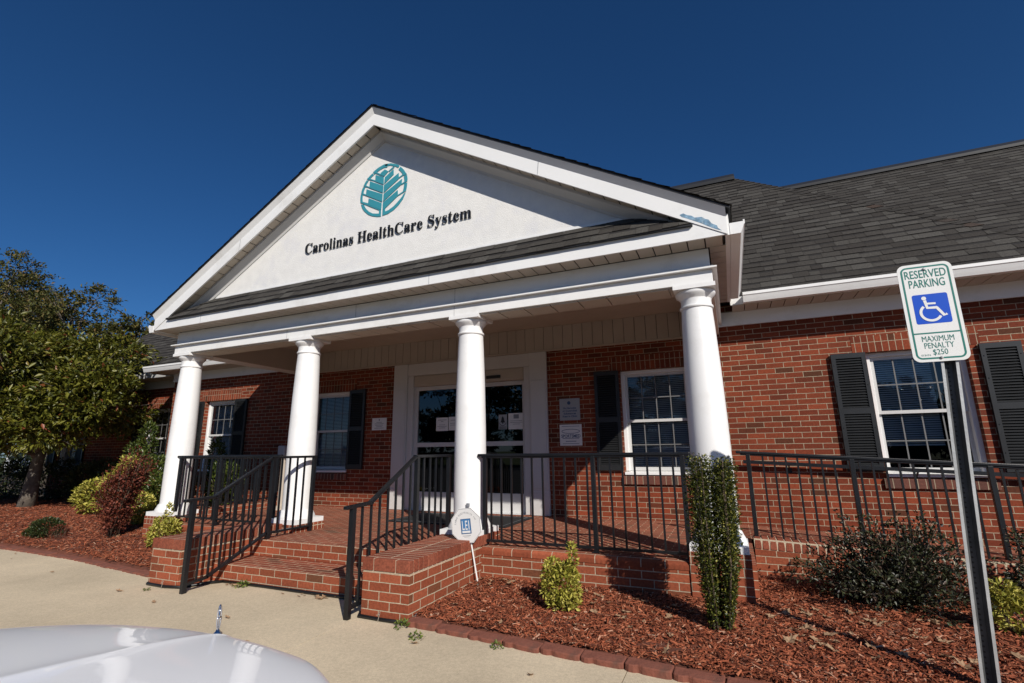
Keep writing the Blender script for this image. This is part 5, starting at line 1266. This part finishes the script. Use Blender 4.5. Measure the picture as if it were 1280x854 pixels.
for c in ((tx + 2.2, ty0 - .35, tz + 2.7), (tx + 2.2, ty0 - .6, tz + 2.3), (tx + 2.55, ty0 - .3, tz + 2.35), (tx + 2.4, ty0 - .5, tz + 1.95), (tx + 1.7, ty0 - .8, tz + 1.8), (tx + .6, ty0 - 1.0, tz + 2.5), (tx + 2.3, ty0 - .3, tz + 2.5), (tx - 2.2, ty0 - .5, tz + 3.0), (tx + 1.2, ty0 - .9, tz + 2.0), (tx - 1.2, ty0 - 1.0, tz + 2.0), (tx, ty0 - 1.2, tz + 2.2), (tx - 2.6, ty0, tz + 2.2), (tx - .9, ty0 - .9, tz + 1.55), (tx + .8, ty0 - .9, tz + 1.6), (tx - 1.9, ty0 - .6, tz + 1.45), (tx + 1.9, ty0 - .6, tz + 1.6), (tx + .1, ty0 - 1.1, tz + 1.75)):
    cl.append((c, (.7, .6, .42), .9))
tree('broadleaf_tree', 'low broad leaved tree with spreading green crown and pale grey trunk in the left bed', (tx, ty0, tz), [(tx - .05, ty0, tz), (tx, ty0, tz + .5), (tx + .05, ty0, tz + .95), (tx + .12, ty0 + .05, tz + 1.45)], cl, 'leaf_mag', .125, .054, 1100, .15, 41)
def far_tree(x, y, h, w_, seed, lab, n=16, per=700):
    rng = np.random.default_rng(seed); cl = []
    for k in range(n):
        f = rng.random() ** .8; q = math.sqrt(rng.random()); a = rng.uniform(0, 6.28)
        ww = w_ * (.55 + .6 * f - .75 * f * f)
        cl.append(((x + ww * q * math.cos(a), y + ww * q * math.sin(a), -.4 + h * (.32 + .62 * f)), (w_ * .26, w_ * .26, w_ * .22), 1))
    tree('tall_tree', lab, (x, y, -.5), [(x, y, -.5), (x + .1, y, h * .2), (x - .1, y, h * .42), (x, y, h * .62)], cl, 'leaf_far', .17, .085, per, .22, seed, group='tall thin leaved trees beyond the wing')
far_tree(-35, 5, 11.6, 4.6, 51, 'tallest thin leaved tree at the left picture edge behind the broad tree', 30, 650)
far_tree(-28.5, 5.5, 9.6, 3.4, 52, 'thin leaved tree with an open crown behind the top of the broad tree', 20, 560)
far_tree(-24.6, 6.5, 7.9, 2.5, 53, 'smallest thin leaved tree nearest the shingle roof, with bare lower branches', 10, 330)
far_tree(-44, 8, 13.0, 5.5, 57, 'wide thin leaved tree farthest left, mostly outside the picture', 18, 500)
# trees across the car park, seen in the door glass
for k, (x, y, h) in enumerate([(-2.5, -40, 9.5), (4, -42, 9.5), (-10, -41, 7.5), (11, -43, 5.5), (-17, -42, 8), (18, -44, 5), (-24, -41, 9), (25, -45, 6), (-31, -43, 10), (-38, -42, 9)]):
    rng = np.random.default_rng(90 + k); cl = []
    for q in range(12):
        a = rng.uniform(0, 6.28); s = math.sqrt(rng.random()); f = rng.random()
        cl.append(((x + 3.4 * s * math.cos(a), y + 3 * s * math.sin(a), -.4 + h * (.12 + .8 * f)), (1.9, 1.7, 1.5), 1))
    tree('car_park_tree', 'tree across the car park, reflected in the door glass', (x, y, -.5), [(x, y, -.5), (x, y, h * .2), (x, y, h * .4), (x, y, h * .55)], cl, 'leaf_dark', .40, .26, 520, .2, 90 + k, group='trees across the car park')

# fallen leaves -----------------------------------------------------------------
def dead_leaf(seed):
    r = random.Random(seed); g = MB(); n = 14; P = []
    for k in range(n):
        a = 2 * math.pi * k / n; q = (1.0 if k % 2 == 0 else .55) * r.uniform(.75, 1.1) * (1.25 if k == 0 else 1)
        P.append((q * .034 * math.cos(a), q * .025 * math.sin(a), .007 * abs(math.sin(a * 1.5 + seed)) + .010 * q * r.random()))
    g.mesh([(0, 0, .002)] + P, [(0, k + 1, (k + 1) % n + 1) for k in range(n)])
    return g
def leaves_on(n, pts, lab, grp, mat='fallen', seed=2, big=1.0):
    r = random.Random(seed); src = []
    for i, (x, y, z) in enumerate(pts[:n]):
        if len(src) < 5: o = dead_leaf(seed * 10 + i).build('fallen_leaf', M[mat]); src.append(o)
        else: o = src[i % 5].copy(); COL.objects.link(o)
        s = r.uniform(.5, 1.15) * big
        o.location = (x, y, z); o.rotation_euler = (r.uniform(-.35, .35), r.uniform(-.35, .35), r.uniform(0, 6.28)); o.scale = (s, s, s)
        tag(o, lab, 'leaf', grp)
r = random.Random(31)
def rp(x0, x1, d0, d1): 
    x = r.uniform(x0, x1); y = bed_front(x) + r.uniform(d0, d1); return (x, y, bz(x, y) + .022)
pts = [rp(.1, 1.35, .55, 1.45) for _ in range(70)] + [rp(-1.3, .5, .45, 1.2) for _ in range(26)] + [rp(-2.4, -.3, .1, 1.1) for _ in range(26)] + [(-2.40 + r.random() * .35, -2.75 + r.random() * .25, bz(-2.3, -2.6) + .03) for _ in range(9)]
leaves_on(140, pts, 'curled dry tan leaf lying on the mulch right of the steps', 'dry leaves on the right mulch bed', seed=2, big=1.3)
pts = [rp(-12.5, -5.9, .15, 2.0) for _ in range(46)]
leaves_on(46, pts, 'curled dry tan leaf lying on the mulch left of the steps', 'dry leaves on the left mulch bed', seed=3)
pts = [(-4.75 + r.gauss(0, .12), -3.36 + r.gauss(0, .03), GZ + .008) for _ in range(7)] + [(-3.75 + r.gauss(0, .16), -3.36 + r.gauss(0, .025), GZ + .008) for _ in range(12)]
leaves_on(19, pts, 'dry leaf gathered at the foot of the brick steps', 'dry leaves at the foot of the steps', seed=4)
pts = [(-4.9, -4.0, GZ + .006), (-3.9, -4.05, GZ + .006), (-5.6, -3.9, GZ + .006), (-7.2, -3.7, GZ + .006), (-8.6, -3.5, GZ + .006), (-2.2, -3.95, GZ + .006), (-1.3, -4.1, GZ + .006), (-3.3, -4.35, GZ + .006), (-4.4, -4.5, GZ + .006), (-9.0, -3.3, GZ + .006)]
leaves_on(10, pts, 'dry leaf lying alone on the concrete walk', 'dry leaves on the walk', seed=5)
for x, y, s, lab in ((-2.47, -3.72, 1, 'low green weed in the joint at the right cheek wall corner'), (-2.25, -3.86, .8, 'low weed against the first red edging bricks'), (-4.62, -3.36, 1.1, 'small green weed by the foot of the left cheek wall'), (-1.65, -3.80, .7, 'small green weed below the scalloped edging bricks'), (-5.38, -3.78, .5, 'yellowish weed on the walk near the left cheek wall'), (-.3, -2.95, .5, 'green seedling in the mulch by the column shrub')):
    z = bz(x, y) if y > -3.3 else GZ
    shrub('weed', lab, (x, y, z), [((x, y, z + .02 * s), (.055 * s, .05 * s, .025 * s), 1)], 'weed', .03 * s, .016 * s, 45, 3, .002, cat='weed', seed=int(abs(x) * 50), smat='leaf_dark')

# ================================================================== CAR, VAN
def car():
    cx = -1.70; gz = -.47
    t = thing('silver_car', 'silver car parked nose in, hood with upright chrome ornament', 'car', (cx, -8.2, gz))
    #        y      w     zt     zs     zb
    st = [(-5.70, .16, .20, .16, -.26), (-5.725, .26, .335, .30, -.28), (-5.765, .36, .378, .35, -.30), (-5.82, .475, .398, .375, -.31), (-5.90, .61, .415, .385, -.31), (-6.0, .745, .430, .395, -.31), (-6.12, .845, .445, .405, -.31), (-6.28, .905, .462, .42, -.31),
          (-6.5, .935, .482, .44, -.31), (-6.85, .945, .505, .46, -.31), (-7.2, .95, .525, .48, -.31), (-8.0, .955, .535, .49, -.31), (-9.0, .955, .535, .49, -.31), (-9.9, .94, .535, .48, -.31), (-10.5, .90, .52, .46, -.30), (-10.8, .84, .49, .43, -.28), (-10.9, .76, .30, .26, -.26), (-10.92, .66, .05, .02, -.20)]
    V = []; n = 0
    for y, w, zt, zs, zb in st:
        h = [(-.9, zb), (-.985, zb + .14), (-1.0, zb + .5 * (zs - zb)), (-.995, zs - .10), (-.975, zs - .03), (-.90, zs + .25 * (zt - zs)), (-.72, zt - .014), (-.45, zt - .004), (-.2, zt - .001), (-.035, zt + .001), (0, zt + .007)]
        h = h + [(-a, b) for a, b in h[-2::-1]]; n = len(h)
        V += [(cx + a * w, y, b) for a, b in h]
    F = []
    for i in range(len(st) - 1):
        for k in range(n - 1): F.append((i * n + k, (i + 1) * n + k, (i + 1) * n + k + 1, i * n + k + 1)[::-1])
    g = MB(); g.mesh(V, F); g.face([V[k] for k in range(n)]); g.face([V[(len(st) - 1) * n + k] for k in range(n)][::-1])
    o = g.build('body', M['carpaint'], t, smooth=True)
    bm = bmesh.new(); bm.from_mesh(o.data); bmesh.ops.remove_doubles(bm, verts=bm.verts, dist=1e-5); bmesh.ops.recalc_face_normals(bm, faces=bm.faces); bm.to_mesh(o.data); bm.free()
    for p in o.data.polygons: p.use_smooth = True
    s = o.modifiers.new('s', 'SUBSURF'); s.levels = s.render_levels = 2
    # greenhouse
    gs = [(-7.12, .80, .52, .52), (-7.35, .80, .52, .66), (-7.95, .70, .52, .98), (-8.5, .68, .52, 1.03), (-9.1, .68, .52, 1.01), (-9.75, .74, .52, .72), (-10.1, .78, .52, .53)]
    g = MB(); V = []
    for y, w, zb, zt in gs:
        V += [(cx + a * w, y, b) for a, b in ((-1.08, zb), (-1.04, zb + .3 * (zt - zb)), (-.98, zt - .02), (-.8, zt), (0, zt + .015), (.8, zt), (.98, zt - .02), (1.04, zb + .3 * (zt - zb)), (1.08, zb))]
    F = []; mi = []
    for i in range(len(gs) - 1):
        for k in range(8):
            F.append((i * 9 + k, i * 9 + k + 1, (i + 1) * 9 + k + 1, (i + 1) * 9 + k)); mi.append(1 if (i in (2, 3) and 1 < k < 6) or k in (1, 6) else 0)
    g.mesh(V, F); g.mi = mi
    o = g.build('greenhouse', [M['carglass'], M['carpaint']], t, smooth=True)
    bm = bmesh.new(); bm.from_mesh(o.data); bmesh.ops.recalc_face_normals(bm, faces=bm.faces); bm.to_mesh(o.data); bm.free()
    for yy in (-6.62, -9.72):
        for sx in (-1, 1):
            g = MB(); g.lathe((0, 0, 0), [(.20, -.10), (.31, -.10), (.33, -.07), (.33, .07), (.31, .10), (.20, .10)], 32, cap=False)
            g.v = [(cx + sx * .86 + b, yy + a, gz + .33 + c) for a, c, b in g.v]
            w_ = g.build('wheel', M['tyre'], t, smooth=True)
            g = MB(); g.lathe((0, 0, 0), [(.0, .055), (.06, .06), (.10, .04), (.20, .05), (.205, .09)], 20, cap=False); g.v = [(cx + sx * (.86 + b), yy + a, gz + .33 + c) for a, c, b in g.v]; g.build('rim', M['chrome'], w_)
    for sx in (-1, 1):
        g = MB(); g.box(cx + sx * .62 - .15, cx + sx * .62 + .15, -6.05, -5.86, .10, .24); g.build('headlight', M['clearlens'], t, bevel=.02)
        g = MB(); g.box(cx + sx * .62 - .15, cx + sx * .62 + .15, -10.96, -10.90, .2, .36); g.build('tail_light', M['redlens'], t, bevel=.02)
    g = MB()
    for k in range(19): g.box(cx - .36 + .04 * k - .006, cx - .36 + .04 * k + .006, -5.72, -5.675, .0, .19)
    g.box(cx - .40, cx + .40, -5.73, -5.67, .19, .21); g.box(cx - .40, cx + .40, -5.73, -5.67, -.02, .0); g.build('grille', M['chrome'], t)
    g = MB(); g.box(cx - .74, cx + .74, -5.95, -5.66, -.14, .02); g.build('bumper', M['carpaint'], t, bevel=.04)
    g = MB(); g.box(cx - .78, cx + .78, -11.0, -10.88, -.14, .02); g.build('bumper', M['carpaint'], t, bevel=.04)
    # hood ornament: a slim upright frame with a bar, on a small foot
    oy, oz = -5.79, .385
    g = MB(); g.lathe((cx - .03, oy, oz), [(.015, 0), (.014, .005), (.008, .010), (.005, .016)], 16); f_ = lambda a, b: a
    x0 = cx - .03
    ring = [(oy + .007 * math.cos(q), oz + .052 + .037 * math.sin(q)) for q in np.linspace(0, 2 * math.pi, 28, endpoint=False)]
    g.tube([(x0, a, b) for a, b in ring + ring[:1]], .0020, 6); g.bar((x0, oy, oz + .012), (x0, oy, oz + .092), .0035, .0035); g.bar((x0, oy - .008, oz + .052), (x0, oy + .008, oz + .052), .004, .004)
    g.build('hood_ornament', M['chrome'], t, smooth=True)
car()
def van():
    x, y, z = -44.5, 12.0, -.5
    t = thing('white_van', 'white van parked far off, glimpsed left of the tree trunk', 'van', (x, y, z))
    pr = [(-2.4, .35), (2.4, .35), (2.4, .95), (1.75, 1.15), (1.15, 1.95), (-2.35, 2.0), (-2.4, 1.9)]
    g = MB(); g.prism([(x + a, y - .95, z + b) for a, b in pr], [(x + a, y + .95, z + b) for a, b in pr]); g.build('body', M['vanwhite'], t, bevel=.06)
    g = MB(); g.box(x + .3, x + 1.2, y - .965, y - .948, z + 1.2, z + 1.75); g.box(x - 1.9, x - .1, y - .965, y - .948, z + 1.25, z + 1.75); g.build('window', M['carglass'], t)
    for a in (-1.5, 1.5):
        for s in (-1, 1):
            g = MB(); g.lathe((0, 0, 0), [(.0, -.1), (.33, -.1), (.35, -.06), (.35, .06), (.33, .1), (.0, .1)], 24, cap=False); g.v = [(x + a + p, y + s * .88 + r_, z + .35 + q) for p, q, r_ in g.v]; g.build('wheel', M['tyre'], t)
van()
